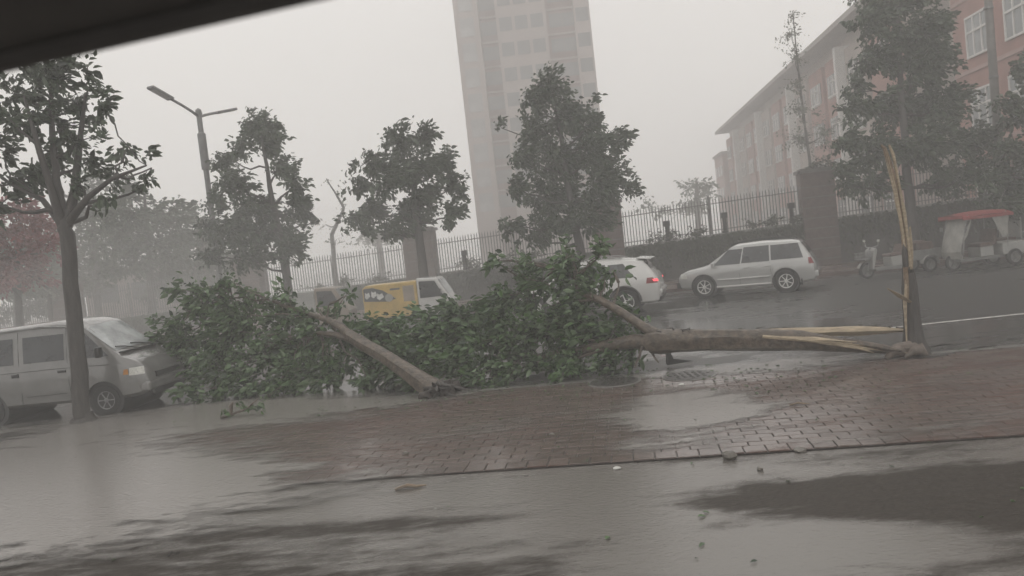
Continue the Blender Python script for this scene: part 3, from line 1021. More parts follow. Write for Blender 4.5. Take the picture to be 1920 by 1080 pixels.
standing_tree('round_tree', 'faint low tree in the mist right of the pier behind the yellow vehicle', 84.0,
              [(712, 480, .3), (711, 460, .28), (710, 440, .2), (710, 430, .1)],
              [(705, 436, 26, 12), (735, 440, 26, 10), (720, 450, 40, 10), (690, 452, 30, 8)],
              m_leafp, ground=0.0, group=GB, leaf=0.42, dens=3, per=13, rc=0.6)
# shrubs on the coping
for i, (px, w) in enumerate([(1230, 38), (1262, 26), (1300, 34), (1405, 26), (1440, 36), (1480, 22), (640, 30), (700, 30), (880, 34), (945, 30), (990, 34), (590, 20), (1775, 40), (1840, 44), (1890, 36)]):
    t = f_par(px); q, zt, zb = f_at(t)
    mpp = q.y / FPX
    labs = ('low dark shrub at the fence foot left of the pier behind the yellow vehicle' if px < 720 else 'low dark shrub at the fence foot behind the tall tree by the tower' if px < 1000 else
            'low dark shrub at the fence foot above the white car' if px < 1270 else 'low dark shrub at the fence foot above the silver car' if px < 1500 else 'low dark shrub at the fence foot behind the tricycles')
    root = thing('shrub', labs, 'shrub', (q.x + FNRM.x * .2, q.y + FNRM.y * .2, zb), 0, 'shrubs along the fence foot')
    h = w * mpp * 0.75
    bl = [(Vector((random.uniform(-.5, .5) * w * mpp, 0.0, h * random.uniform(0.25, 0.55))), w * mpp * 0.5, 0.3, h * 0.4) for _ in range(4)]
    cl, pos, tip, nrm, siz = crown(bl, 14, 0.13, 12, 0.14, zmin=0)
    mb = MB()
    for cc, c in cl[::3]:
        limb(mb, (0, 0, 0), cc, 0.02, 0.006, 4, seg=3)
    mb.build('stem', m_bark, root)
    o = bpy.data.objects.new('foliage', leaf_mesh('foliage', pos, tip, nrm, siz, m_ivy)); COL.objects.link(o); o.parent = root
# ivy over the pier top and trailing down the wall
t = sum(pier_t[5][:1]); q, zt, zb = f_at(t)
root = thing('ivy', 'ivy clump spilling over the top of the brick pier', 'ivy', (q.x, q.y, zt + 0.5), 0)
bl = [(Vector((-.35, -.2, .12)), .5, .4, .2), (Vector((.2, -.3, .2)), .5, .4, .26), (Vector((.65, -.4, -.1)), .3, .3, .3), (Vector((.85, -.5, -.6)), .2, .2, .4)]
cl, pos, tip, nrm, siz = crown(bl, 20, 0.14, 14, 0.14)
mb = MB()
for cc, c in cl[::2]:
    limb(mb, (0, -.1, 0), cc, 0.02, 0.006, 4, seg=3)
mb.build('stem', m_bark, root)
o = bpy.data.objects.new('foliage', leaf_mesh('foliage', pos, tip, nrm, siz, m_ivy)); COL.objects.link(o); o.parent = root
for i in range(6):                 # creeper hanging on the wall sections
    (ta, wa), (tb, wb) = pier_t[i], pier_t[i + 1]
    s, e = ta - wa, tb + wb
    N = 2600
    u = rng.random(N); pos = []
    for k in range(N):
        q, zt, zb = f_at(s + (e - s) * u[k])
        cov = mnoise.noise(Vector((u[k] * 9 + i * 7, 0, 0))) * 0.5 + 0.62
        z = zb - (zb - 0.15) * min(1.0, abs(rng.normal()) * 0.55 * cov)
        pos.append((q.x + FNRM.x * (.27 + .1 * rng.random()), q.y + FNRM.y * (.27 + .1 * rng.random()), z))
    pos = np.array(pos)
    base = pos.mean(axis=0)
    tip = np.array((0.2, -0.25, -0.9)) + rng.normal(size=(N, 3)) * 0.45
    nrm = np.array((0, -1, 0.35)) + rng.normal(size=(N, 3)) * 0.35
    o = bpy.data.objects.new('creeper', leaf_mesh('creeper', pos - base, tip, nrm, rng.uniform(0.1, 0.2, N), m_ivy)); COL.objects.link(o)
    o.location = base
    tag(o, 'dark creeper leaves hanging over the retaining wall', 'creeper', 'creeper on the retaining wall', kind='stuff')

# ------------------------------------------------------------------ the snapped stump and the trunk that fell from it
sb_ = P(1716, 662, BRICK_Z)
SY = sb_.y


def rel(base, x, y, Y):
    return W(x, y, Y) - base


root = thing('snapped_stump', 'snapped tree stump with tall pale splinter standing in red paving', 'stump', sb_)
mb = MB()
pts = [Vector((0, 0, -0.08)), Vector((0, 0, .02))] + [rel(sb_, x, y, SY) for x, y in ((1714, 640), (1712, 610), (1709, 575), (1706, 540), (1703, 512))]
mb.tube(pts, [.27, .21, .15, .125, .115, .105, .085], 18, jit=0.05, ridge=0.35)
for k in range(6):                  # jagged crown of the break
    a = k * 1.05 + 0.3
    p0 = pts[-1] + Vector((math.cos(a) * .06, math.sin(a) * .06, -0.12))
    mb.tube([p0, p0 + Vector((math.cos(a) * .01, math.sin(a) * .01, .14)), p0 + Vector((0.0, 0, random.uniform(.2, .32)))], [.03, .022, .004], 6)
mb.build('bark_trunk', m_bark, root, smooth=45)
mb = MB()                           # pale torn face on the left side of the stump
for k in range(7):
    a = rel(sb_, 1700 - k * 0.7, 640 - k * 9, SY - 0.1 - 0.004 * k); b = rel(sb_, 1699 + random.uniform(-2, 2), 500 + k * 7, SY - .07)
    mb.tube([a, a.lerp(b, .5) + Vector((-.012, 0, 0)), b], [.012, .022, .006], 5)
mb.build('torn_face', m_wood, root, smooth=40)
mb = MB()                           # splinter
sp = [(1702, 560, .03), (1699, 520, .038), (1697, 485, .034), (1693, 440, .03), (1687, 395, .034), (1679, 350, .034), (1668, 305, .03), (1659, 278, .026), (1652, 272, .014)]
mb.tube([rel(sb_, x, y, SY - 0.06) for x, y, r in sp], [r for x, y, r in sp], 7, jit=0.25)
mb.build('splinter', m_wood2, root, smooth=35)
mb = MB()
sp = [(1704, 500, .03), (1700, 455, .022), (1693, 400, .03), (1683, 345, .022), (1672, 290, .03), (1664, 271, .014)]
mb.tube([rel(sb_, x + 3, y, SY - 0.1) for x, y, r in sp], [r for x, y, r in sp], 6, jit=0.3)
sp = [(1708, 505, .04), (1709, 470, .03), (1706, 425, .012)]
mb.tube([rel(sb_, x, y, SY - 0.02) for x, y, r in sp], [r for x, y, r in sp], 6, jit=0.3)
for k in range(6):
    t0, t1 = random.uniform(0, .4), random.uniform(.55, 1.0)
    L_ = lambda t: rel(sb_, 1703 - 46 * t ** 1.5, 520 - 245 * t, SY - .1)
    o_ = Vector((random.uniform(-.02, .02), random.uniform(-.02, .02), 0))
    mb.tube([L_(t0) + o_ * .3, L_((t0 + t1) / 2) + o_, L_(t1) + o_ * 1.6], [.012, .012, .002], 5, jit=.2)
mb.build('splinter', m_wood, root, smooth=35)
a, b = rel(sb_, 1706, 566, SY - .15), rel(sb_, 1664, 541, SY - .35)
mb = MB().tube([a, a.lerp(b, .4), b], [.035, .06, .015], 6, jit=.2, flat=.4)
mb.build('side_shard', m_wood, root, smooth=35)
mb = MB()                           # strip of bark round the splinter
mb.tube([rel(sb_, 1698, 500, SY - .08), rel(sb_, 1696, 470, SY - .09), rel(sb_, 1694, 458, SY - .09)], [.045, .042, .012], 8, jit=.1)
mb.build('bark_strip', m_bark, root, smooth=40)
mb = MB()
c = rel(sb_, 1703, 652, SY - 0.22)
c.z = 0.08
for k in range(5):
    d = Vector((-.2 + .07 * k, random.uniform(-.04, .04), .03 * math.sin(k)))
    mb.tube([c + d + Vector((-.16, 0, -.06)), c + d + Vector((-.05, 0, .03)), c + d + Vector((.08, .02, .04)), c + d + Vector((.2, .04, -.08))], [.03, .085, .095, .03], 9, jit=.12)
mb.build('root_swelling', mat('torn_grey_bark', (0.12, 0.097, 0.08), 0.5, 0.4, 8, bump=.6, bscale=25), root, smooth=45)

def loose(mb, base, pairs, parent):
    ps, ts, ns, ss = [], [], [], []
    for a_, b_ in pairs:
        a, b = rel(base, *a_), rel(base, *b_)
        pts = limb(mb, a, b, .016, .005, 5, seg=5, wob=.07)
        d = np.array((b - a).normalized())
        for p in pts[2:]:
            k = 9
            ps.append(np.array(p) + rng.normal(size=(k, 3)) * .055)
            ts.append(d * .7 + rng.normal(size=(k, 3)) * .6 + np.array((-.2, 0, -.3)))
            ns.append(np.array((0, -.1, .8)) + rng.normal(size=(k, 3)) * .5)
            ss.append(.15 * rng.uniform(.55, 1.3, k))
    o = bpy.data.objects.new('loose_leaves', leaf_mesh('loose_leaves', np.concatenate(ps), np.concatenate(ts), np.concatenate(ns), np.concatenate(ss), m_leaff))
    COL.objects.link(o); o.parent = parent


# fallen tree 2
fb = P(1690, 660, BRICK_Z)
ft = thing('fallen_tree', 'fallen tree lying left of its snapped stump across the pavement', 'tree', fb)
mb = MB()
F2 = [(1690, 659, 11.95, .03), (1665, 656, 11.98, .065), (1630, 652, 12.02, .085), (1590, 648, 12.06, .1), (1545, 643, 12.1, .125), (1500, 638, 12.2, .155), (1440, 637, 12.35, .165), (1400, 637, 12.4, .17), (1360, 637, 12.5, .172), (1325, 638, 12.6, .168), (1290, 638, 12.7, .175), (1260, 639, 12.8, .18), (1235, 640, 12.9, .185), (1215, 642, 13.0, .165)]
mb.tube([rel(fb, x, y, Y) for x, y, Y, r in F2], [r for *_, r in F2], 18, jit=0.05, ridge=0.3)
A1 = [(1240, 632, 12.9, .1), (1205, 612, 13.1, .085), (1165, 585, 13.3, .075), (1125, 562, 13.6, .065), (1085, 547, 13.9, .05), (1078, 520, 14.0, .035), (1040, 505, 14.3, .025), (1000, 540, 14.6, .012)]
mb.tube([rel(fb, x, y, Y) for x, y, Y, r in A1], [r for *_, r in A1], 9, jit=.08)
A2 = [(1235, 645, 12.95, .14), (1190, 640, 13.2, .12), (1140, 648, 13.5, .1), (1070, 662, 14.0, .08), (980, 672, 14.6, .05), (860, 665, 15.2, .02)]
mb.tube([rel(fb, x, y, Y) for x, y, Y, r in A2], [r for *_, r in A2], 10, jit=.08)
for (pa, pb) in [((1085, 547, 13.9), (1075, 478, 14.0)), ((1150, 575, 13.4), (1160, 530, 13.6)), ((1160, 530, 13.6), (1148, 505, 13.7)), ((1190, 645, 13.2), (1060, 638, 14)), ((1060, 638, 14.), (930, 610, 15)),
                 ((1215, 650, 13.0), (1235, 680, 12.95)), ((1205, 650, 13.0), (1190, 690, 13.0)), ((1140, 648, 13.5), (1050, 690, 13.8)), ((1040, 505, 14.3), (930, 490, 14.8)), ((1120, 560, 13.6), (1030, 575, 14.4))]:
    limb(mb, rel(fb, *pa), rel(fb, *pb), .03, .012, 6, seg=4, wob=.05)
mb.build('trunk', m_barkf, ft, smooth=45)
mb = MB()                           # the two torn halves of the butt
lo = [(1580, 641, 12.0, .07), (1620, 646, 11.96, .065), (1660, 653, 11.92, .06), (1690, 658, 11.88, .03)]
mb.tube([rel(fb, x, y, Y) for x, y, Y, r in lo], [r for *_, r in lo], 9, jit=.12, flat=.8)
mb.build('lower_half', m_barkf, ft, smooth=40)
mb = MB()
up = [(1380, 632, 12.5, .11), (1440, 627, 12.45, .115), (1500, 623, 12.42, .105), (1560, 621, 12.4, .095), (1610, 620, 12.4, .085), (1660, 619, 12.4, .06), (1706, 619, 12.4, .02)]
mb.tube([rel(fb, x, y, Y) for x, y, Y, r in up], [r for *_, r in up], 10, jit=.16, flat=.75, ridge=.3)
mb.build('torn_upper_half', m_wood, ft, smooth=35)
mb = MB()
for k in range(13):
    x0 = 1430 + k * 11
    a = rel(fb, x0, 631 + k * 1.0, 12.08 - k * .01); b = rel(fb, x0 + random.uniform(80, 140), 637 + k * 2.0 + random.uniform(-4, 3), 11.9)
    mb.tube([a, a.lerp(b, .5) + Vector((0, 0, random.uniform(-.02, .03))), b], [.022, .026, .005], 6, jit=.3)
mb.build('torn_splinters', m_wood, ft, smooth=35)
mb = MB()
for k in range(34):                 # ragged bark and moss along the top edge
    t = random.random(); x = 1220 + 470 * t
    y = 622 - 6 * t + random.uniform(-3, 2)
    p = rel(fb, x, y, 12.7 - .3 * t)
    mb.tube([p, p + Vector((random.uniform(-.08, .08), random.uniform(-.05, .05), random.uniform(.01, .05))), p + Vector((random.uniform(-.14, .14), 0, random.uniform(.0, .06)))], [.02, .018, .004], 5)
tag(mb.build('bark_shreds', m_bark, ft), kind='stuff')
C2 = [(1062, 515, 60, 34, 14.2), (1105, 560, 62, 46, 14.0), (985, 552, 55, 38, 14.8), (940, 600, 78, 44, 14.8), (1020, 622, 88, 52, 14.4), (865, 612, 72, 38, 15.2), (800, 638, 74, 38, 15.2), (735, 642, 52, 38, 15.4),
      (760, 690, 62, 34, 14.7), (880, 680, 95, 40, 14.5), (1000, 682, 95, 32, 14.2), (1112, 640, 72, 44, 13.9), (1150, 680, 56, 18, 13.6), (1172, 585, 24, 34, 13.7), (1072, 478, 30, 14, 14.0), (930, 490, 13, 6, 14.6), (990, 490, 18, 7, 14.4),
      (1135, 520, 32, 22, 13.8), (890, 718, 46, 14, 13.6), (820, 705, 70, 22, 14.4), (700, 690, 40, 36, 15.0), (905, 640, 80, 40, 14.4), (960, 700, 80, 20, 13.9), (930, 560, 40, 24, 14.9), (735, 612, 46, 26, 15.3), (800, 606, 50, 24, 15.3), (700, 640, 34, 34, 15.3), (840, 700, 70, 26, 14.2), (1060, 690, 80, 22, 13.7), (760, 660, 60, 40, 14.9), (1150, 620, 40, 40, 13.7), (850, 590, 40, 26, 15.3), (1180, 660, 36, 26, 13.4), (1080, 600, 60, 40, 14.2), (1130, 470, 14, 8, 13.8)]
wb = [(rel(fb, x, y, Y), rx * Y / FPX, max(.35, .85 * rx * Y / FPX), ry * Y / FPX) for x, y, rx, ry, Y in C2]
cl, pos, tip, nrm, siz = crown(wb, 30, 0.15, 20, 0.16, wind=(-0.55, -0.25, -0.05), shell=0.4, zmin=-BRICK_Z + 0.01, upbias=.7)
o = bpy.data.objects.new('crown', leaf_mesh('crown', pos, tip, nrm, siz, m_leaff)); COL.objects.link(o); o.parent = ft
mb = MB()
loose(mb, fb, [((1040, 540, 14.3), (925, 486, 14.6)), ((1085, 520, 14), (1135, 462, 13.9)), ((900, 620, 15), (835, 566, 15.2)), ((1000, 560, 14.6), (985, 488, 14.6)), ((780, 640, 15.2), (690, 596, 15.3)), ((1060, 510, 14.1), (1062, 452, 14.1)), ((860, 690, 14.2), (905, 738, 13.5))], ft)
spine = [rel(fb, x, y, Y) for x, y, Y, r in A2[1:]] + [rel(fb, x, y, Y) for x, y, Y, r in A1[2:]]
for c, rx, ry, rz in wb:
    p = min(spine, key=lambda s: (s - c).length)
    limb(mb, p, c, .025, .01, 5, seg=4, wob=.08)
for cc, c in cl:
    if random.random() < .4:
        limb(mb, c, Vector(cc), .009, .004, 4, seg=2, wob=.1)
tag(mb.build('twigs', m_barkf, ft, smooth=45), kind='stuff')

# fallen tree 1 with its root plate
fb1 = P(812, 742, BRICK_Z)
f1 = thing('uprooted_tree', 'uprooted tree leaning left from its torn roots toward the parked white van', 'tree', fb1)
Y0 = fb1.y
mb = MB()
T = [(822, 736, Y0, .19), (800, 722, Y0 + .1, .165), (765, 697, Y0 + .35, .14), (720, 667, Y0 + .8, .125), (685, 648, Y0 + 1.2, .115), (655, 630, Y0 + 1.6, .11)]
mb.tube([rel(fb1, x, y, Y) for x, y, Y, r in T], [r for *_, r in T], 16, jit=.04, ridge=0.25)
A = [(660, 633, Y0 + 1.55, .09), (640, 614, Y0 + 1.8, .075), (615, 600, Y0 + 2.1, .065), (590, 592, Y0 + 2.4, .05), (545, 578, Y0 + 2.8, .04), (500, 560, Y0 + 3.1, .028), (430, 533, Y0 + 3.5, .012)]
mb.tube([rel(fb1, x, y, Y) for x, y, Y, r in A], [r for *_, r in A], 9, jit=.06)
Bp = [(660, 636, Y0 + 1.55, .075), (630, 628, Y0 + 1.9, .06), (600, 625, Y0 + 2.2, .05), (570, 632, Y0 + 2.5, .04), (520, 642, Y0 + 2.9, .02)]
mb.tube([rel(fb1, x, y, Y) for x, y, Y, r in Bp], [r for *_, r in Bp], 8, jit=.06)
for pa, pb in [((606, 596, Y0 + 2.2), (593, 574, Y0 + 2.3)), ((612, 598, Y0 + 2.1), (618, 570, Y0 + 2.1)), ((618, 570, Y0 + 2.1), (648, 556, Y0 + 2.0)), ((590, 592, Y0 + 2.4), (470, 590, Y0 + 2.9)),
               ((545, 578, Y0 + 2.8), (470, 545, Y0 + 3.2)), ((500, 560, Y0 + 3.1), (390, 560, Y0 + 3.6)), ((570, 632, Y0 + 2.5), (440, 620, Y0 + 3.2)), ((520, 642, Y0 + 2.9), (380, 640, Y0 + 3.6)), ((600, 625, Y0 + 2.2), (520, 690, Y0 + 2.8))]:
    limb(mb, rel(fb1, *pa), rel(fb1, *pb), .028, .01, 6, seg=5, wob=.06)
mb.build('trunk', m_barkf, f1, smooth=45)
mb = MB()
for k in range(26):
    a = random.uniform(0, 2 * math.pi)
    d = Vector((math.cos(a) * .32 + .12, math.sin(a) * .3, random.uniform(-.02, .22)))
    s = Vector((.08, 0, .1))
    mb.tube([s, s.lerp(s + d, .5) + Vector((random.gauss(0, .04), random.gauss(0, .04), random.gauss(0, .03))), s + d * 1.25 + Vector((0, 0, -.08))], [.075, .04, .008], 6, jit=.2)
mb.build('roots', m_bark, f1, smooth=45)
mb = MB()
for k in range(9):
    c = Vector((.1 + random.uniform(-.25, .3), random.uniform(-.2, .2), random.uniform(0, .14)))
    mb.tube([c + Vector((-.1, 0, -.07)), c + Vector((-.03, .01, .03)), c + Vector((.05, 0, .04)), c + Vector((.13, 0, -.05))], [.03, .09, .1, .03], 8, jit=.25)
mb.build('soil_clod', mat('wet_soil', (0.035, 0.028, 0.022), .6, .4, 9, bump=.8, bscale=20), f1, smooth=60)
C1 = [(378, 558, 38, 26, 16.4), (352, 585, 36, 26, 16.6), (430, 572, 52, 28, 16.6), (338, 632, 44, 34, 16.6), (420, 642, 74, 46, 16.3), (520, 604, 60, 38, 16.2), (500, 668, 84, 50, 15.9), (600, 622, 52, 42, 15.6), (622, 680, 52, 40, 15.2),
      (400, 700, 74, 32, 16.0), (640, 592, 22, 18, 15.5), (560, 700, 70, 36, 15.3), (470, 715, 74, 24, 15.8), (330, 690, 36, 40, 16.6), (470, 552, 30, 16, 16.5), (425, 530, 14, 8, 16.6), (530, 555, 12, 14, 16.0), (580, 590, 26, 20, 15.9),
      (640, 640, 30, 36, 15.5), (310, 625, 26, 14, 16.6), (400, 728, 70, 18, 15.6), (520, 728, 80, 18, 15.2), (620, 715, 60, 22, 14.8), (690, 715, 30, 16, 14.4), (440, 610, 60, 40, 16.4), (340, 660, 40, 40, 16.4), (560, 650, 60, 40, 15.7), (460, 600, 50, 34, 16.4), (340, 545, 16, 12, 16.6)]
wb = [(rel(fb1, x, y, Y), rx * Y / FPX, max(.35, .8 * rx * Y / FPX), ry * Y / FPX) for x, y, rx, ry, Y in C1]
cl, pos, tip, nrm, siz = crown(wb, 28, 0.145, 20, 0.16, wind=(-0.4, -0.2, -0.1), shell=0.4, zmin=-BRICK_Z + 0.01, upbias=.7)
o = bpy.data.objects.new('crown', leaf_mesh('crown', pos, tip, nrm, siz, m_leaff)); COL.objects.link(o); o.parent = f1
mb = MB()
loose(mb, fb1, [((430, 560, 16.6), (340, 528, 16.8)), ((480, 560, 16.4), (428, 518, 16.5)), ((360, 610, 16.6), (288, 600, 16.4)), ((560, 590, 16), (532, 536, 16)), ((610, 610, 15.5), (655, 548, 15.3)), ((360, 690, 16.4), (300, 716, 16)), ((560, 700, 15.2), (500, 748, 14.6))], f1)
spine = [rel(fb1, x, y, Y) for x, y, Y, r in A[2:]] + [rel(fb1, x, y, Y) for x, y, Y, r in Bp[2:]]
for c, rx, ry, rz in wb:
    p = min(spine, key=lambda s: (s - c).length)
    limb(mb, p, c, .022, .01, 5, seg=4, wob=.08)
for cc, c in cl:
    if random.random() < .4:
        limb(mb, c, Vector(cc), .009, .004, 4, seg=2, wob=.1)
tag(mb.build('twigs', m_barkf, f1, smooth=45), kind='stuff')

# ------------------------------------------------------------------ vehicles
m_white = mat('white_car_paint', (0.52, 0.515, 0.5), 0.2, 0.05, 2, coat=0.6)
m_vanp = mat('dull_white_van_paint', (0.15, 0.148, 0.142), 0.2, 0.12, 3, coat=1.0)
m_silver = mat('silver_car_paint', (0.40, 0.40, 0.39), 0.22, 0.05, 2, coat=0.8, metal=0.2)
m_black = mat('black_plastic', (0.02, 0.02, 0.02), 0.45, 0.3, 6)
m_tyre = mat('wet_tyre', (0.014, 0.014, 0.014), 0.5, 0.3, 10)
m_rim = mat('alloy_rim', (0.6, 0.6, 0.58), 0.3, 0.15, 8, metal=0.15)
m_steel = mat('dull_steel', (0.25, 0.25, 0.25), 0.4, 0.3, 8, metal=0.6)
m_glass = glass_mat('car_glass', (0.022, 0.025, 0.028))
m_wsh = glass_mat('sky_pale_windscreen', (0.27, 0.29, 0.29), 0.08)  # pale sky reflection put into the glass colour
m_lampc = mat('headlamp_lens', (0.5, 0.5, 0.46), 0.12, 0.25, 20, spec=.8)
m_lampr = mat('red_lens', (0.2, 0.02, 0.025), 0.2, 0.3, 10)
m_lit = emit_mat('lit_tail_lamp', (1.0, 0.09, 0.12), 1.6)
m_amber = mat('amber_lens', (0.4, 0.17, 0.03), 0.2, .2, 10)
m_seam = mat('panel_gap', (0.03, 0.03, 0.03), .6, .2, 8)


class Body:
    KEYS = ('x', 'zb', 'zs', 'zt', 'wl', 'wb', 'wt')

    def __init__(self, st):
        self.a = np.array(sorted(st))

    def at(self, x):
        a = self.a
        return [float(np.interp(x, a[:, 0], a[:, k])) for k in range(1, 7)]

    def half(self, x):
        zb, zs, zt, wl, wb, wt = self.at(x)
        h = zt - zs
        return [(0, zb), (wl * .9, zb), (wl, zb + .06), (wb + .004, zb + (zs - zb) * .45), (wb, zs - .1 * (zs - zb)), (wb - .02, zs), (wb - .02 + (wt - wb + .02) * .55, zs + h * .55),
                (wt, zs + h * .84), (wt * .95, zs + h * .93), (wt * .84, zs + h * .985), (wt * .5, zt + .004), (0, zt + .012)]

    def side(self, x, z):
        hp = self.half(x)
        seg = hp[3:8]
        return float(np.interp(z, [p[1] for p in seg], [p[0] for p in seg]))

    def top(self, x, y):
        hp = self.half(x)[7:]
        ys = [p[0] for p in hp][::-1]; zs = [p[1] for p in hp][::-1]
        return float(np.interp(abs(y), ys, zs))

    def mesh(self, n=64):
        xs = np.linspace(self.a[0, 0], self.a[-1, 0], n)
        mb = MB(); rows = []
        for x in xs:
            hp = self.half(x)
            ring = [(x, y, z) for y, z in hp] + [(x, -y, z) for y, z in hp[-2:0:-1]]
            rows.append(ring)
        k = len(rows[0])
        vs = [p for r in rows for p in r]
        fs = []
        for i in range(n - 1):
            for j in range(k):
                j2 = (j + 1) % k
                fs.append((i * k + j, i * k + j2, (i + 1) * k + j2, (i + 1) * k + j))
        fs.append(tuple(range(k))); fs.append(tuple((n - 1) * k + j for j in range(k - 1, -1, -1)))
        mb.add(vs, fs)
        return mb

    def pane(self, sgn, xb0, xb1, xt0, xt1, z0, z1, off=.007, nx=8, nz=4, zfun=None):
        vs, fs = [], []
        for j in range(nz + 1):
            v = j / nz
            for i in range(nx + 1):
                u = i / nx
                x = (xb0 + (xb1 - xb0) * u) * (1 - v) + (xt0 + (xt1 - xt0) * u) * v
                z = z0 + (z1 - z0) * v
                vs.append((x, sgn * (self.side(x, z) + off), z))
        for j in range(nz):
            for i in range(nx):
                a = j * (nx + 1) + i
                fs.append((a, a + 1, a + nx + 2, a + nx + 1))
        mb = MB().add(vs, fs)
        return mb

    def topglass(self, xa, xb, wfr=.9, off=.01, nx=8, ny=10):
        vs, fs = [], []
        for i in range(nx + 1):
            x = xa + (xb - xa) * i / nx
            wt = self.at(x)[5]
            dz = (self.top(x + .01, 0) - self.top(x - .01, 0)) / .02
            nn = Vector((-dz, 0, 1)).normalized() * off
            for j in range(ny + 1):
                y = (j / ny * 2 - 1) * wt * wfr
                vs.append((x + nn.x, y, self.top(x, y) + nn.z))
        for i in range(nx):
            for j in range(ny):
                a = i * (ny + 1) + j
                fs.append((a, a + 1, a + ny + 2, a + ny + 1))
        return MB().add(vs, fs)


WHEELS = {}


def wheel(root, x, y, r, w, sgn, spokes=7, rimr=.66, m_r=None, name='wheel'):
    key = (r, w, spokes, rimr)
    if key not in WHEELS:
        t = MB().lathe([(r * rimr, -w / 2), (r * .93, -w / 2), (r, -w * .35), (r, w * .35), (r * .93, w / 2), (r * rimr, w / 2)], 28, 'Y', caps=False).mesh('tyre', m_tyre, smooth=40)
        mb = MB().lathe([(r * rimr, -w * .44), (r * rimr * 1.02, w * .48), (r * rimr * .9, w * .46), (r * rimr * .86, w * .2), (r * .02, w * .2)], 24, 'Y')
        for k in range(spokes):
            a = 2 * math.pi * k / spokes
            mb.bar((0, w * .33, 0), (math.cos(a) * r * rimr * .94, w * .4, math.sin(a) * r * rimr * .94), r * .13, w * .12)
        mb.lathe([(r * .16, w * .1), (r * .16, w * .45), (r * .1, w * .48)], 14, 'Y')
        WHEELS[key] = (t, mb.mesh('rim', m_r or m_rim, smooth=40))
    t, rm = WHEELS[key]
    o = bpy.data.objects.new(name, t); COL.objects.link(o); o.parent = root; o.location = (x, y, r)
    if sgn < 0: o.rotation_euler = (0, 0, math.pi)
    q = bpy.data.objects.new('rim', rm); COL.objects.link(q); q.parent = o
    return o


def car_body(root, B, paint, wheels, archr, cut=True, n=72):
    o = B.mesh(n).build('body', paint, root, smooth=32)
    if cut:
        for (x, r) in wheels:
            mb = MB().lathe([(archr, -1.2), (archr, 1.2)], 32, 'Y', (x, 0, r * 1.02))
            c = mb.build('cutter', m_black, root)
            md = o.modifiers.new('arch', 'BOOLEAN'); md.operation = 'DIFFERENCE'; md.object = c; md.solver = 'EXACT'
            # keep the middle: only the outer thirds are cut
        bpy.context.view_layer.update()
        dg = bpy.context.evaluated_depsgraph_get()
        me = bpy.data.meshes.new_from_object(o.evaluated_get(dg))
        o.modifiers.clear(); o.data = me
        me.polygons.foreach_set('use_smooth', [True] * len(me.polygons)); me.set_sharp_from_angle(angle=R(32))
        for c in [c for c in root.children if c.name.startswith('cutter')]:
            bpy.data.objects.remove(c)
        for (x, r) in wheels:
            w = B.at(x)[3]
            MB().lathe([(archr * .985, -w * .96), (archr * .985, w * .96)], 24, 'Y', (x, 0, r * 1.02)).build('wheel_well', m_seam, root, smooth=40)
    return o


def seam(B, root, sgn, pts, off=.004, name='door_seam'):
    mb = MB()
    P3 = [Vector((x, sgn * (B.side(x, z) + off), z)) for x, z in pts]
    mb.tube(P3, .006, 4)
    mb.build(name, m_seam, root)


def place(root, contact_f, contact_r, lf, lr):
    """put the vehicle so the local ground points lf and lr land on the world points"""
    a, b = Vector(contact_f), Vector(contact_r)
    d = a - b; yaw = math.atan2(d.y, d.x)
    l = Vector(lf) - Vector(lr)
    yaw -= math.atan2(l.y, l.x)
    Rm = Matrix.Rotation(yaw, 3, 'Z')
    mid = (a + b) / 2; lm = Rm @ ((Vector(lf) + Vector(lr)) / 2)
    root.location = (mid.x - lm.x, mid.y - lm.y, mid.z)
    root.rotation_euler = (0, 0, yaw)


# --- silver car
root = thing('silver_car', 'silver estate car with roof rails parked at the far kerb facing the white car', 'car')
B = Body([(-2.24, .42, .70, .82, .66, .70, .62), (-2.20, .34, .86, .98, .78, .82, .74), (-2.10, .30, .98, 1.12, .82, .87, .72), (-1.95, .28, 1.02, 1.40, .84, .89, .68), (-1.80, .28, 1.03, 1.60, .85, .9, .66),
          (-1.6, .28, 1.03, 1.66, .85, .9, .66), (-0.6, .28, 1.01, 1.70, .85, .91, .67), (0.2, .28, 1.0, 1.67, .85, .91, .66), (0.42, .28, .99, 1.58, .85, .91, .66), (1.15, .28, .97, 1.08, .85, .9, .74),
          (1.3, .28, .94, 1.03, .84, .9, .78), (1.9, .30, .84, .93, .82, .87, .74), (2.12, .33, .74, .83, .76, .80, .68), (2.24, .40, .62, .70, .6, .64, .55)])
WHS = [(1.33, .355), (-1.3, .355)]
car_body(root, B, m_silver, WHS, .43)
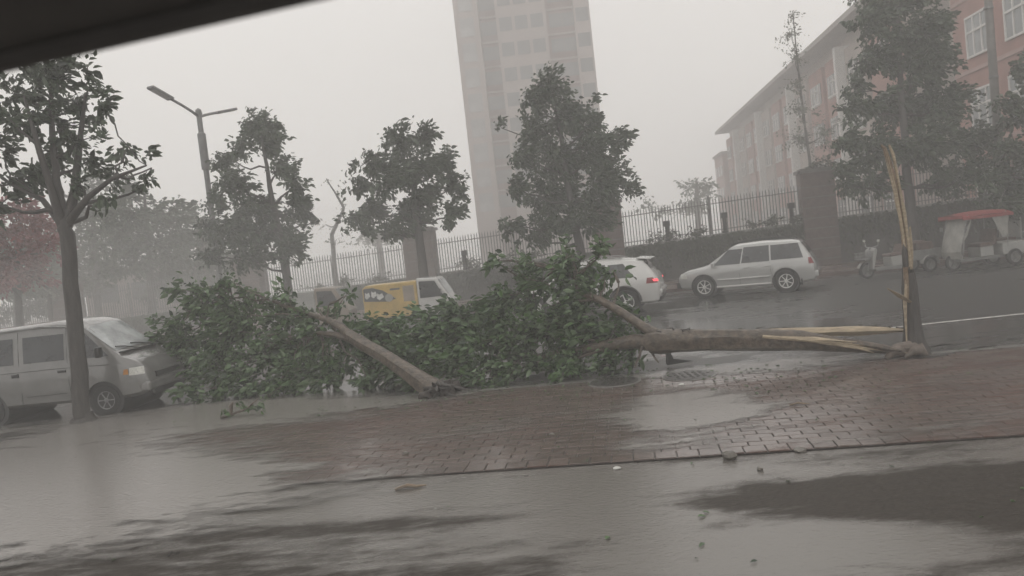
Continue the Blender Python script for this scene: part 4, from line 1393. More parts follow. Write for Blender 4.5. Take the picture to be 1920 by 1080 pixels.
for s in (1, -1):
    for x, r in WHS:
        wheel(root, x, s * .76, r, .22, s)
    B.pane(s, .10, .98, .0, .46, 1.04, 1.52).build('side_window', m_glass, root, smooth=60)
    B.pane(s, -.84, .055, -.84, -.04, 1.05, 1.56).build('side_window', m_glass, root, smooth=60)
    B.pane(s, -1.88, -.89, -1.74, -.89, 1.07, 1.55).build('side_window', m_glass, root, smooth=60)
    seam(B, root, s, [(1.02, .98), (1.0, .6), (.95, .36)]); seam(B, root, s, [(.13, 1.0), (.13, .6), (.13, .34)]); seam(B, root, s, [(-.84, 1.02), (-.86, .7), (-.95, .42)])
    mb = MB()
    mb.tube([(x, s * (B.side(x, .56) + .012), .56) for x in (.85, .4, 0, -.4, -.8)], .028, 6)
    mb.build('side_moulding', m_silver, root, smooth=40)
    mb = MB().tube([(x, s * (B.side(x, .33) + .01), .33) for x in (.9, .4, 0, -.4, -.85)], .035, 6)
    mb.build('sill', m_white, root, smooth=40)
    MB().tube([(.35, s * .6, 1.66), (.2, s * .6, 1.72), (-.6, s * .6, 1.76), (-1.5, s * .6, 1.73), (-1.65, s * .6, 1.67)], .02, 6).build('roof_rail', m_black, root, smooth=40)
    MB().box((.95, s * 1.0, 1.08), (.12, .2, .15)).build('mirror', m_silver, root, bevel=.03)
    for hx in (-.02, -.68):
        MB().box((hx - .1, s * (B.side(hx, .9) + .012), .9), (.2, .03, .035)).build('door_handle', m_silver, root, bevel=.008)
    B.pane(s, 1.86, 2.14, 1.90, 2.10, .68, .84, off=.006, nx=4).build('headlight', m_lampc, root, smooth=60)
    B.pane(s, -2.19, -2.03, -2.1, -2.02, .86, 1.06, off=.006, nx=4).build('tail_light', m_lampr, root, smooth=60)
    MB().box((-1.78, s * .84, .3), (.05, .1, .2)).build('mudflap', m_black, root)
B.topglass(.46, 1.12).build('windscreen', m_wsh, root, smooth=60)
B.topglass(-2.05, -1.84).build('rear_window', m_glass, root, smooth=60)
MB().box((2.13, 0, .45), (.3, 1.5, .22)).build('front_bumper', m_black, root, bevel=.06, seg=3)
MB().box((-2.17, 0, .52), (.26, 1.62, .2)).build('rear_bumper', m_silver, root, bevel=.05, seg=3)
place(root, P(1322, 558), P(1477, 547), (1.33 * .94, .82 * .94, 0), (-1.3 * .94, .82 * .94, 0))
root.scale = (.94, .94, .94)

# --- white car with lit tail lamp
root = thing('white_car', 'white hatchback car with lit red tail light behind the fallen crown', 'car')
B = Body([(-2.32, .36, .62, .72, .7, .78, .7), (-2.28, .3, .86, .97, .8, .87, .74), (-2.18, .28, .98, 1.09, .84, .9, .72), (-2.0, .27, 1.0, 1.36, .85, .91, .66), (-1.86, .27, 1.0, 1.51, .85, .91, .64), (-1.2, .27, .98, 1.60, .86, .92, .65),
          (-.3, .27, .96, 1.63, .86, .92, .65), (.3, .27, .95, 1.58, .86, .92, .64), (1.1, .27, .93, 1.02, .86, .91, .72), (1.3, .28, .92, .99, .85, .9, .78), (1.9, .30, .82, .9, .82, .87, .74), (2.12, .33, .72, .8, .76, .80, .68), (2.22, .40, .6, .68, .6, .64, .55)])
WHS = [(1.35, .35), (-1.32, .35)]
car_body(root, B, m_white, WHS, .42)
for s in (1, -1):
    for x, r in WHS:
        wheel(root, x, s * .77, r, .22, s, spokes=5, rimr=.7)
    B.pane(s, .12, .95, .0, .32, 1.0, 1.43).build('side_window', m_glass, root, smooth=60)
    B.pane(s, -.80, .05, -.80, -.06, 1.01, 1.47).build('side_window', m_glass, root, smooth=60)
    B.pane(s, -1.62, -.88, -1.32, -.88, 1.05, 1.45).build('side_window', m_glass, root, smooth=60)
    seam(B, root, s, [(.08, .96), (.08, .6), (.08, .34)]); seam(B, root, s, [(-.84, 1.0), (-.86, .7), (-.95, .42)])
    B.pane(s, -2.28, -1.95, -2.2, -1.98, .84, 1.0, off=.007, nx=4).build('tail_light', m_lampr, root, smooth=60)
    B.pane(s, -2.295, -2.17, -2.26, -2.13, .89, .95, off=.016, nx=4).build('tail_light', m_lit, root, smooth=60)
    MB().tube([(x, s * (B.side(x, .36) + .008), .36) for x in (.85, .4, 0, -.4, -.85)], .06, 6).build('sill', m_black, root, smooth=40)
    mb = MB()
    pts = []
    for k in range(13):
        a = math.pi * k / 12
        x, z = -1.32 + .45 * math.cos(a), .36 + .45 * math.sin(a)
        pts.append((x, s * (B.side(x, max(z, .36)) + .004), z))
    mb.tube(pts, .035, 5); mb.build('arch_trim', m_black, root, smooth=40)
    MB().box((.9, s * 1.0, 1.03), (.12, .2, .14)).build('mirror', m_white, root, bevel=.03)
    MB().tube([(.2, s * .58, 1.6), (-.3, s * .58, 1.68), (-1.0, s * .58, 1.66), (-1.3, s * .58, 1.6)], .016, 6).build('roof_rail', m_steel, root)
B.topglass(-2.08, -1.9).build('rear_window', m_glass, root, smooth=60)
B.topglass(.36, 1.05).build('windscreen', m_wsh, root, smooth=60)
MB().prism([(-2.12, 1.50), (-1.7, 1.55), (-1.7, 1.585), (-2.12, 1.535)], -.6, .6).build('spoiler', m_white, root, bevel=.012)
MB().prism([(-2.36, .44), (-2.3, .30), (-1.9, .25), (-1.9, .40)], -.78, .78).build('rear_valance', m_black, root, bevel=.03)
MB().box((-2.3, 0, .58), (.14, 1.56, .14)).build('rear_bumper', m_white, root, bevel=.05, seg=3)
c = P(1176, 590)
yaw = R(164)
lm = Matrix.Rotation(yaw, 3, 'Z') @ Vector((-1.32, .86, 0))
root.location = (c.x - lm.x, c.y - lm.y, 0); root.rotation_euler = (0, 0, yaw)

# --- white minivan at the left
root = thing('white_van', 'dull white minivan with pale windscreen parked behind the near street tree', 'van')
B = Body([(-1.97, .5, .9, 1.2, .7, .72, .66), (-1.9, .35, 1.03, 1.66, .76, .78, .7), (-1.75, .3, 1.07, 1.8, .78, .8, .68), (.2, .3, 1.07, 1.86, .78, .8, .68), (.62, .3, 1.06, 1.82, .78, .8, .67), (.8, .3, 1.05, 1.74, .78, .8, .67), (1.42, .3, 1.0, 1.18, .78, .8, .7),
          (1.52, .3, .97, 1.09, .78, .8, .72), (1.78, .32, .86, .98, .76, .78, .69), (1.92, .36, .70, .82, .70, .73, .62), (1.98, .42, .60, .68, .64, .68, .56)])
WHS = [(1.12, .29), (-1.2, .29)]
car_body(root, B, m_vanp, WHS, .36)
for s in (1, -1):
    for x, r in WHS:
        wheel(root, x, s * .67, r, .18, s, spokes=6, rimr=.6, m_r=m_steel)
    B.pane(s, .52, 1.28, .50, .82, 1.12, 1.60).build('side_window', m_glass, root, smooth=60)
    B.pane(s, -.40, .42, -.40, .42, 1.13, 1.62).build('side_window', m_glass, root, smooth=60)
    B.pane(s, -1.62, -.60, -1.58, -.60, 1.13, 1.62).build('side_window', m_glass, root, smooth=60)
    seam(B, root, s, [(.47, 1.72), (.47, 1.2), (.47, .7), (.5, .36)]); seam(B, root, s, [(-.5, 1.72), (-.5, 1.2), (-.5, .36)]); seam(B, root, s, [(.4, .5), (-.4, .5)], name='crease')
    seam(B, root, s, [(-1.6, .98), (-.6, .98), (.4, .98), (1.3, .96)], name='belt_crease')
    MB().box((-.58, s * (B.side(-.58, .92) + .012), .92), (.14, .03, .07)).build('door_handle', m_black, root, bevel=.01)
    MB().box((.36, s * (B.side(.36, .92) + .012), .92), (.16, .03, .045)).build('door_handle', m_black, root, bevel=.01)
    MB().box((1.22, s * .95, 1.22), (.1, .16, .2)).build('mirror', m_black, root, bevel=.03)
    B.pane(s, 1.66, 1.92, 1.68, 1.88, .72, .86, off=.008, nx=4).build('headlight', m_lampc, root, smooth=60)
    B.pane(s, 1.55, 1.65, 1.57, 1.65, .74, .84, off=.008, nx=3).build('turn_light', m_amber, root, smooth=60)
    MB().tube([(x, s * .7, B.top(x, .62) - .02) for x in (.7, 0, -.8, -1.7)], .015, 5).build('gutter', m_steel, root)
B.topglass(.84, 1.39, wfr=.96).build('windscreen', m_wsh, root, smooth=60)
mb = MB()
for y0, y1 in ((.45, -.1), (-.1, -.62)):
    mb.tube([(1.47, y0, B.top(1.47, 0) + .03), (1.4, (y0 + y1) / 2, B.top(1.4, 0) + .035), (1.36, y1, B.top(1.36, 0) + .03)], .012, 5)
mb.box((1.47, 0, B.top(1.47, 0) + .012), (.1, 1.3, .02))
mb.build('wiper', m_black, root)
MB().box((1.9, 0, .48), (.22, 1.5, .2)).build('front_bumper', m_vanp, root, bevel=.06, seg=3)
MB().box((1.985, 0, .66), (.03, .9, .1)).build('grille', m_black, root)
MB().box((1.99, .0, .36), (.06, 1.2, .1)).build('lower_grille', m_black, root)
c = P(203, 779)
yaw = R(-5)
lm = Matrix.Rotation(yaw, 3, 'Z') @ Vector((1.12, -.76, 0))
root.location = (c.x - lm.x, c.y - lm.y, 0); root.rotation_euler = (0, 0, yaw)

# --- enclosed delivery tricycles
m_yel = mat('yellow_panel', (0.47, 0.32, 0.085), 0.35, 0.2, 2)
m_orange = mat('faded_orange_panel', (0.25, 0.205, 0.165), 0.4, 0.2, 2)
m_pale = mat('pale_grey_panel', (0.30, 0.30, 0.285), 0.4, 0.15, 2)
m_print = mat('dark_print', (0.05, 0.055, 0.06), 0.4, 0.3, 6)
m_printw = mat('white_print', (0.6, 0.6, 0.58), 0.4, 0.2, 6)


def delivery(label, loc, yaw, m_box, m_cab, graphics):
    root = thing('delivery_vehicle', label, 'delivery vehicle', loc, yaw)
    MB().prism([(-1.55, .42), (.25, .42), (.25, 1.52), (-1.42, 1.52), (-1.55, 1.42)], -.58, .58).build('cargo_box', m_box, root, bevel=.05, seg=3)
    MB().prism([(.25, .36), (1.32, .36), (1.38, .75), (1.25, .98), (.92, 1.56), (.25, 1.60)], -.56, .56).build('cab', m_cab, root, bevel=.06, seg=3)
    for s in (1, -1):
        MB().prism([(.34, .95), (1.1, .95), (.86, 1.46), (.34, 1.49)], s * .562, s * .572).build('side_window', m_glass, root)
        MB().box((1.02, s * .68, 1.12), (.06, .16, .16)).build('mirror', m_black, root, bevel=.02)
        wheel(root, -1.0, s * .48, .26, .14, s, spokes=5, rimr=.6, m_r=m_steel)
        MB().box((1.36, s * .38, .72), (.05, .2, .12)).build('headlight', m_lampc, root, bevel=.02)
    wheel(root, 1.0, 0, .26, .12, -1, spokes=5, rimr=.6, m_r=m_steel)
    a, b = Vector((1.25, 0, .98)), Vector((.92, 0, 1.56))
    d = (b - a); nn = Vector((d.z, 0, -d.x)).normalized() * .02
    mb = MB()
    a2, b2 = a.lerp(b, .06) + nn, a.lerp(b, .9) + nn
    mb.add([(a2.x, -.48, a2.z), (a2.x, .48, a2.z), (b2.x, .46, b2.z), (b2.x, -.46, b2.z)], [(0, 1, 2, 3)])
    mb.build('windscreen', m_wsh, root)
    MB().box((-.1, 0, .36), (2.6, 1.0, .1)).build('chassis', m_black, root)
    if graphics:
        y = -.584
        MB().prism([(-1.5, 1.02), (-1.5, 1.42), (-1.2, 1.44), (-.85, 1.32), (-.45, 1.02), (-.75, .95)], y, y + .006).build('dark_graphic', m_print, root)
        for (gx, gz, w) in ((-1.38, 1.2, .09), (-1.16, 1.22, .1), (-.96, 1.14, .12)):
            MB().prism([(gx - w, gz - .05), (gx - w * .3, gz - .12), (gx + w, gz - .03), (gx + w * .6, gz + .1), (gx - w * .2, gz + .06), (gx - w * .7, gz + .11)], y - .006, y - .001).build('white_mark', m_printw, root)
        MB().lathe([(.13, -.003), (.13, .003)], 18, 'Y', (-.68, y - .006, 1.07)).build('grey_disc', m_pale, root)
        MB().prism([(-.62, 1.36), (-.3, 1.36), (-.3, 1.30), (-.62, 1.30)], y, y + .005).build('vent_slot', m_print, root)
        MB().prism([(-.2, .9), (.16, .9), (.16, 1.4), (-.2, 1.4)], y - .002, y + .004).build('door_panel', m_orange, root, bevel=.002)
    else:
        MB().prism([(-.9, .6), (-.5, .6), (-.5, 1.3), (-.9, 1.3)], -.586, -.58).build('door_panel', m_orange, root)
    return root


q = W(781, 600, 26.3)
delivery('yellow boxy delivery vehicle with white cab behind the fallen crown', (q.x, q.y, 0), R(-6), m_yel, m_white, True)
q = W(592, 610, 27.4)
delivery('pale grey and faded orange delivery vehicle glimpsed through branches', (q.x, q.y, 0), R(-4), m_pale, m_orange, False)

# --- electric cargo tricycle
m_gp = mat('tricycle_grey_paint', (0.15, 0.15, 0.145), 0.4, 0.25, 5)
m_redd = mat('faded_red_cloth', (0.24, 0.045, 0.042), 0.55, 0.25, 5)
m_cloth = mat('grubby_pale_sheet', (0.25, 0.245, 0.225), 0.5, 0.3, 4)
m_brown = mat('brown_cover', (0.09, 0.06, 0.05), 0.6, 0.3, 5)
root = thing('cargo_tricycle', 'grey cargo tricycle with front basket and loaded bed behind the splinter', 'tricycle')
wheel(root, .98, 0, .26, .09, 1, spokes=8, rimr=.72, m_r=m_gp, name='front_wheel')
for s in (1, -1):
    wheel(root, -.97, s * .42, .25, .11, s, spokes=6, rimr=.66, m_r=m_gp, name='rear_wheel')
    MB().tube([(.98, s * .07, .26), (.9, s * .07, .6), (.82, s * .06, .9)], .022, 6).build('fork', m_steel, root)
MB().tube([(.82, 0, .85), (.8, 0, .98)], .03, 8).tube([(.74, -.34, 1.04), (.82, -.15, .99), (.82, .15, .99), (.74, .34, 1.04)], .016, 6).build('handlebar', m_steel, root)
for s in (1, -1):
    MB().tube([(.72, s * .3, 1.02), (.74, s * .36, 1.16)], .007, 5).box((.74, s * .37, 1.2), (.03, .1, .07)).build('mirror', m_lampc, root)
mb = MB()
for z in (.64, .74, .84):
    mb.box((1.06, -.2, z), (.36, .012, .02)).box((1.06, .2, z), (.36, .012, .02)).box((1.24, 0, z), (.012, .4, .02)).box((.88, 0, z), (.012, .4, .02))
for k in range(9):
    mb.box((.88 + k * .045, -.2, .74), (.01, .014, .2)).box((.88 + k * .045, .2, .74), (.01, .014, .2))
for k in range(9):
    mb.box((1.24, -.2 + k * .05, .74), (.014, .01, .2))
mb.box((1.06, 0, .635), (.36, .4, .012))
mb.build('basket', m_steel, root)
MB().prism([(.84, .28), (.9, .3), (.84, .9), (.72, .98), (.68, .9), (.76, .6)], -.22, .22).build('leg_shield', m_pale, root, bevel=.03)
pts = [(.98 + .31 * math.cos(a), .26 + .31 * math.sin(a)) for a in [R(20 + k * 14) for k in range(10)]]
mb = MB()
for k in range(9):
    mb.add([(pts[k][0], -.07, pts[k][1]), (pts[k + 1][0], -.07, pts[k + 1][1]), (pts[k + 1][0], .07, pts[k + 1][1]), (pts[k][0], .07, pts[k][1])], [(0, 1, 2, 3)])
mb.build('mudguard', m_pale, root)
MB().prism([(.8, .22), (.8, .3), (-.2, .34), (-.2, .22)], -.24, .24).build('footboard', m_gp, root, bevel=.02)
MB().prism([(.22, .32), (.24, .62), (-.18, .66), (-.2, .32)], -.22, .22).build('seat_box', m_pale, root, bevel=.03)
MB().prism([(.26, .63), (.24, .72), (-.2, .74), (-.22, .64)], -.22, .22).build('seat', m_brown, root, bevel=.03)
MB().prism([(-.14, .7), (-.22, 1.0), (-.3, 1.0), (-.26, .66)], -.22, .22).build('backrest', m_brown, root, bevel=.03)
MB().box((-.85, 0, .45), (1.15, .86, .05)).build('bed_floor', m_gp, root)
for s in (1, -1):
    MB().box((-.85, s * .42, .6), (1.15, .03, .28)).build('bed_side', m_gp, root, bevel=.006)
    mb = MB()
    ap = [(-.97 + .3 * math.cos(R(a)), .25 + .31 * math.sin(R(a))) for a in range(10, 181, 17)]
    for k in range(len(ap) - 1):
        mb.add([(ap[k][0], s * .34, ap[k][1]), (ap[k + 1][0], s * .34, ap[k + 1][1]), (ap[k + 1][0], s * .52, ap[k + 1][1]), (ap[k][0], s * .52, ap[k][1])], [(0, 1, 2, 3)])
    mb.build('mudguard', m_pale, root)
MB().box((-.29, 0, .62), (.03, .84, .3)).build('bed_front', m_gp, root)
MB().box((-1.42, 0, .6), (.03, .84, .28)).build('tailgate', m_gp, root)
mb = MB()
for (x, y, z, sx, sy, sz) in ((-.55, -.1, .82, .45, .6, .2), (-.95, .05, .85, .5, .7, .26), (-1.2, -.1, .8, .36, .6, .2), (-.8, 0, .98, .5, .5, .1)):
    mb.box((x, y, z), (sx, sy, sz), rz=random.uniform(-.2, .2))
mb.build('covered_load', m_brown, root, bevel=.06, seg=2)
place(root, P(1633, 523), P(1746, 510), (.98, 0.2, 0), (-.97, .45, 0))

# --- tricycle with red canopy
root = thing('canopy_tricycle', 'passenger tricycle with red canopy and pale side sheet', 'tricycle')
wheel(root, 1.0, 0, .26, .09, 1, spokes=8, rimr=.72, m_r=m_gp, name='front_wheel')
for s in (1, -1):
    wheel(root, -.75, s * .46, .26, .11, s, spokes=6, rimr=.66, m_r=m_gp, name='rear_wheel')
    MB().tube([(1.0, s * .07, .26), (.9, s * .07, .66), (.84, s * .06, .92)], .022, 6).build('fork', m_steel, root)
    MB().tube([(.95, s * .42, .5), (.88, s * .44, 1.2), (.74, s * .46, 1.72)], .016, 6).build('canopy_pole', m_steel, root)
    MB().tube([(-.55, s * .48, .6), (-.55, s * .48, 1.72)], .016, 6).build('canopy_pole', m_steel, root)
    MB().tube([(.78, s * .3, 1.02), (.9, s * .55, 1.25)], .008, 5).box((.9, s * .57, 1.3), (.03, .1, .12)).build('mirror', m_steel, root)
mb = MB()
fr = [(1.12, .38), (1.16, .6), (1.1, .85), (1.0, 1.15), (.9, 1.45), (.78, 1.7)]
for k in range(len(fr) - 1):
    for j in range(6):
        y0, y1 = -.45 + j * .15, -.3 + j * .15
        b0, b1 = .1 * (abs(y0) / .45) ** 2, .1 * (abs(y1) / .45) ** 2
        mb.add([(fr[k][0] - b0, y0, fr[k][1]), (fr[k][0] - b1, y1, fr[k][1]), (fr[k + 1][0] - b1, y1, fr[k + 1][1]), (fr[k + 1][0] - b0, y0, fr[k + 1][1])], [(0, 1, 2, 3)])
mb.build('front_sheet', m_cloth, root, smooth=60)
mb = MB()
xs = [.98, .7, .3, -.1, -.45, -.75]
for k in range(len(xs) - 1):
    for j in range(6):
        y0, y1 = -.55 + j * .1833, -.55 + (j + 1) * .1833
        f = lambda x, y: 1.76 + .05 * math.sin((x + .75) / 1.73 * math.pi) - .12 * (y / .55) ** 2
        for dz in (0, -.02):
            mb.add([(xs[k], y0, f(xs[k], y0) + dz), (xs[k], y1, f(xs[k], y1) + dz), (xs[k + 1], y1, f(xs[k + 1], y1) + dz), (xs[k + 1], y0, f(xs[k + 1], y0) + dz)], [(0, 1, 2, 3)])
mb.box((.12, .555, 1.61), (1.73, .012, .09)).box((.12, -.555, 1.61), (1.73, .012, .09)).box((.99, 0, 1.66), (.012, 1.1, .1))
mb.build('canopy', m_redd, root)
MB().prism([(-.02, 1.62), (-.6, 1.62), (-.56, .98), (-.36, .92)], .49, .5).build('side_sheet', m_cloth, root)
MB().prism([(.62, 1.62), (.86, 1.2), (1.0, .85), (.8, 1.1)], .47, .48).build('side_sheet', m_cloth, root)
MB().tube([(.76, -.3, 1.06), (.84, 0, 1.0), (.76, .3, 1.06)], .016, 6).build('handlebar', m_steel, root)
MB().prism([(.84, .3), (.94, .34), (.86, .9), (.76, .92)], -.24, .24).build('leg_shield', m_gp, root, bevel=.03)
MB().box((.2, 0, .32), (1.6, .7, .08)).build('footboard', m_gp, root)
MB().prism([(.25, .36), (.25, .66), (-.2, .68), (-.2, .36)], -.3, .3).build('seat_box', m_pale, root, bevel=.03)
MB().prism([(.28, .66), (.26, .78), (-.22, .8), (-.22, .68)], -.32, .32).build('seat', m_brown, root, bevel=.03)
MB().prism([(-.16, .76), (-.28, 1.2), (-.36, 1.2), (-.3, .7)], -.32, .32).build('backrest', m_brown, root, bevel=.03)
MB().box((-.85, 0, .55), (.95, .95, .38)).build('rear_box', m_pale, root, bevel=.03)
place(root, P(1800, 508), P(1900, 497), (1.0, .2, 0), (-.75, .46, 0))

# --- flat bed tricycle at the right edge
root = thing('flatbed_tricycle', 'grey flatbed tricycle with ladder frame behind the red canopy tricycle', 'tricycle')
for s in (1, -1):
    wheel(root, -.9, s * .5, .27, .12, s, spokes=6, rimr=.66, m_r=m_gp, name='rear_wheel')
    MB().box((-.7, s * .58, .74), (1.9, .03, .2)).build('bed_side', m_pale, root, bevel=.006)
    MB().tube([(.28, s * .5, .4), (.28, s * .5, 1.4)], .025, 6).build('frame_post', m_pale, root)
wheel(root, 1.15, 0, .27, .1, 1, spokes=8, rimr=.72, m_r=m_gp, name='front_wheel')
MB().box((-.7, 0, .62), (1.9, 1.16, .06)).build('bed_floor', m_gp, root)
MB().box((.28, 0, 1.0), (.03, .9, .55)).build('headboard', m_pale, root)
MB().tube([(1.15, 0, .27), (1.0, 0, .7), (.9, 0, 1.05)], .03, 6).tube([(.85, -.3, 1.08), (.92, 0, 1.04), (.85, .3, 1.08)], .016, 6).build('handlebar', m_steel, root)
MB().tube([(1.0, 0, .6), (.5, 0, .35), (-1.2, 0, .4)], .04, 6).build('frame', m_gp, root)
MB().box((.5, 0, .68), (.4, .5, .14)).box((.5, 0, .48), (.3, .3, .3)).build('seat', m_brown, root, bevel=.03)
mb = MB()
for k in range(6):
    mb.box((-1.3 + k * .25, random.uniform(-.2, .2), .78), (.3, .7, .2), rz=random.uniform(-.3, .3))
mb.build('covered_load', m_gp, root, bevel=.05)
place(root, P(1860, 490), P(1985, 478), (1.15, .2, 0), (-.9, .5, 0))

# ------------------------------------------------------------------ lamp post, utility pole, wall posts
m_lamp = mat('grey_lamp_paint', (0.13, 0.13, 0.13), 0.4, 0.2, 4, metal=.3)
lb = W(418, 560, 30.0); lb.z = 0.12
root = thing('street_lamp', 'tall grey double-arm street lamp between two trees', 'street lamp', lb)
top = W(383, 212, 30.0) - lb
top.x = top.x * 0.15; top.y = 0
MB().lathe([(.16, 0), (.16, .5), (.12, .55), (.105, 3.0), (.095, top.z)], 14).build('pole', m_lamp, root, smooth=40)
MB().lathe([(.22, 0), (.22, .04), (.17, .06)], 14).build('base_plate', m_lamp, root, smooth=40)
MB().lathe([(.095, top.z - 2.1), (.15, top.z - 2.05), (.15, top.z - .75), (.1, top.z - .7)], 14).build('collar', m_lamp, root, smooth=40)
MB().lathe([(.1, top.z - .1), (.13, top.z), (.1, top.z + .14), (.02, top.z + .2)], 12).build('finial', m_lamp, root, smooth=40)
for d in (Vector((-.85, -2.0, .8)), Vector((.72, 1.5, .42))):
    p0 = Vector((0, 0, top.z - .25))
    pts = [p0 + Vector((d.x * t, d.y * t, .12 + d.z * (t ** .8))) for t in (0, .15, .35, .6)]
    MB().tube(pts, .05, 8).build('arm', m_lamp, root, smooth=40)
    e, dd = pts[-1], (pts[-1] - pts[-2]).normalized()
    q = dd.to_track_quat('X', 'Z').to_matrix()
    MB().box(e + dd * .42, (.95, .32, .1), rot=q).build('lamp_head', m_lamp, root, bevel=.03)
    MB().box(e + dd * .42 - (q @ Vector((0, 0, .055))), (.7, .24, .012), rot=q).build('lens', m_pale, root)
m_conc = mat('concrete_pole', (0.2, 0.19, 0.18), .6, .25, 3)
ub = W(1888, 500, 28.4); ub.z = 0.12
root = thing('utility_pole', 'plain concrete utility pole in front of the red brick wing', 'pole', ub)
MB().tube([(0, 0, -.05), (.03, 0, 5), (.05, 0, 11.5)], [.17, .145, .12], 14).build('shaft', m_conc, root, smooth=40)
for z in (6.2, 8.6):
    MB().lathe([(.15, -.04), (.165, -.03), (.165, .03), (.15, .04)], 14, 'Z', (.035, 0, z)).build('clamp_band', m_steel, root)
for px in (868, 1353, 1478, 1246):
    t = f_par(px); q, zt, zb = f_at(t)
    lab = {868: 'short dark post on the wall above the yellow delivery vehicle', 1353: 'short dark post on the wall above the silver car bonnet',
           1478: 'short dark post on the wall beside the ivy pier', 1246: 'short dark post on the wall above the white car'}[px]
    root = thing('wall_post', lab, 'post', (q.x + FNRM.x * .22, q.y + FNRM.y * .22, zb - .01), 0, 'short posts on the wall')
    MB().lathe([(.13, 0), (.13, .06), (.09, .1), (.085, .62)], 12).build('shaft', m_black, root, smooth=40)
    MB().box((0, 0, .73), (.24, .24, .24)).build('lamp_box', m_black, root, bevel=.02)

# ------------------------------------------------------------------ ground clutter
m_iron = mat('wet_iron', (0.06, 0.057, 0.053), 0.3, 0.3, 9, metal=.3, bump=.3, bscale=30)
for (px, py, lab) in ((1292, 704, 'round iron manhole cover near the black wedge'), (1152, 716, 'round iron manhole cover close to the fallen crown')):
    q = P(px, py, BRICK_Z + .004)
    root = thing('manhole_cover', lab, 'manhole', q, 0, 'manhole covers')
    MB().lathe([(.42, -.02), (.42, .006), (.39, .01), (.385, .002)], 36).build('frame_ring', m_kerb, root, smooth=30)
    mb = MB().lathe([(.38, -.02), (.38, .012), (.36, .014)], 36)
    mb.build('lid', m_iron, root, smooth=30)
    mb = MB()
    for k in range(-3, 4):
        for j in range(-3, 4):
            if k * k + j * j < 10:
                mb.box((k * .1, j * .1, .018), (.06, .025, .008), rz=R(45 if (k + j) % 2 else -45))
    tag(mb.build('raised_studs', m_iron, root), kind='stuff')
q = P(1250, 684, BRICK_Z)
root = thing('black_wedge', 'black plastic wedge with upright fin lying under the fallen trunk', 'debris', q)
MB().add([(0, -.06, 0), (.46, -.04, .02), (.12, -.05, .1), (.06, -.05, .26), (.01, -.05, .28), (0, .06, 0), (.46, .04, .02), (.12, .05, .1), (.06, .04, .26), (.01, .04, .28)],
         [(0, 1, 2, 3, 4), (9, 8, 7, 6, 5), (0, 5, 6, 1), (1, 6, 7, 2), (2, 7, 8, 3), (3, 8, 9, 4), (4, 9, 5, 0)]).build('wedge', m_black, root, bevel=.008)
# small stones and rubbish on the paving
m_stone = mat('wet_stone', (0.1, 0.09, 0.075), .35, .3, 15)
m_litter = mat('pale_litter', (0.5, 0.5, 0.47), .4, .2, 12)


def pebble(name, lab, cat, px, py, z, s, m, flat=.6, seed=0):
    q = P(px, py, z)
    bm = bmesh.new(); bmesh.ops.create_icosphere(bm, subdivisions=2, radius=s)
    for v in bm.verts:
        v.co *= 1 + .35 * mnoise.noise(v.co / s * 1.3 + Vector((seed, 3, 1)))
        v.co.z *= flat; v.co.z += s * flat * .7
    me = bpy.data.meshes.new(name); bm.to_mesh(me); bm.free(); me.materials.append(m)
    o = bpy.data.objects.new(name, me); COL.objects.link(o); o.location = q; o.rotation_euler = (0, 0, seed)
    return tag(o, lab, cat)


pebble('stone', 'brown broken stone lying against the brick paving edge', 'stone', 1368, 860, APRON_Z, .075, m_stone, seed=1)
pebble('stone', 'flat grey chip right of the brown stone by the brick edge', 'stone', 1500, 846, APRON_Z, .07, m_stone, .3, seed=2)
pebble('stone', 'small dark pebble on the bare concrete below the brick edge', 'stone', 1425, 882, APRON_Z, .03, m_stone, seed=3)
pebble('litter', 'small white scrap of litter beside the brick edge', 'litter', 1157, 879, APRON_Z, .04, m_litter, .3, seed=4)
pebble('litter', 'white scrap near the manhole on the bricks', 'litter', 1278, 722, BRICK_Z, .05, m_litter, .3, seed=5)
pebble('stone', 'dark pebble on red bricks left of the wet patch', 'stone', 760, 853, BRICK_Z, .04, m_stone, seed=6)
pebble('stone', 'brown crumb on the darker red bricks', 'stone', 1035, 816, BRICK_Z, .035, m_stone, .5, seed=7)
# twigs
for px, py, z, L, a, lab in ((770, 916, APRON_Z, .32, .05, 'thin yellowish twig on concrete before the bricks'), (325, 1042, APRON_Z, .1, .4, 'short black stick on the wet concrete'),
                             (1845, 652, BRICK_Z, .5, .15, 'dark broken branch piece right of the stump'), (1775, 648, BRICK_Z, .55, .05, 'dark root strip beside the stump'), (1500, 760, BRICK_Z, .25, -.2, 'thin splinter lying on the bricks')):
    q = P(px, py, z)
    mb = MB().tube([(-L / 2, 0, .012), (-L * .1, .015, .03), (L * .2, -.01, .02), (L / 2, .02, .012)], [.012, .022, .018, .005] if L > .3 else [.008, .012, .01, .004], 6, jit=.15)
    o = mb.build('twig', m_wood2 if 'yellow' in lab or 'splinter' in lab else m_bark, smooth=40); o.location = q; o.rotation_euler = (0, 0, a)
    tag(o, lab, 'twig')
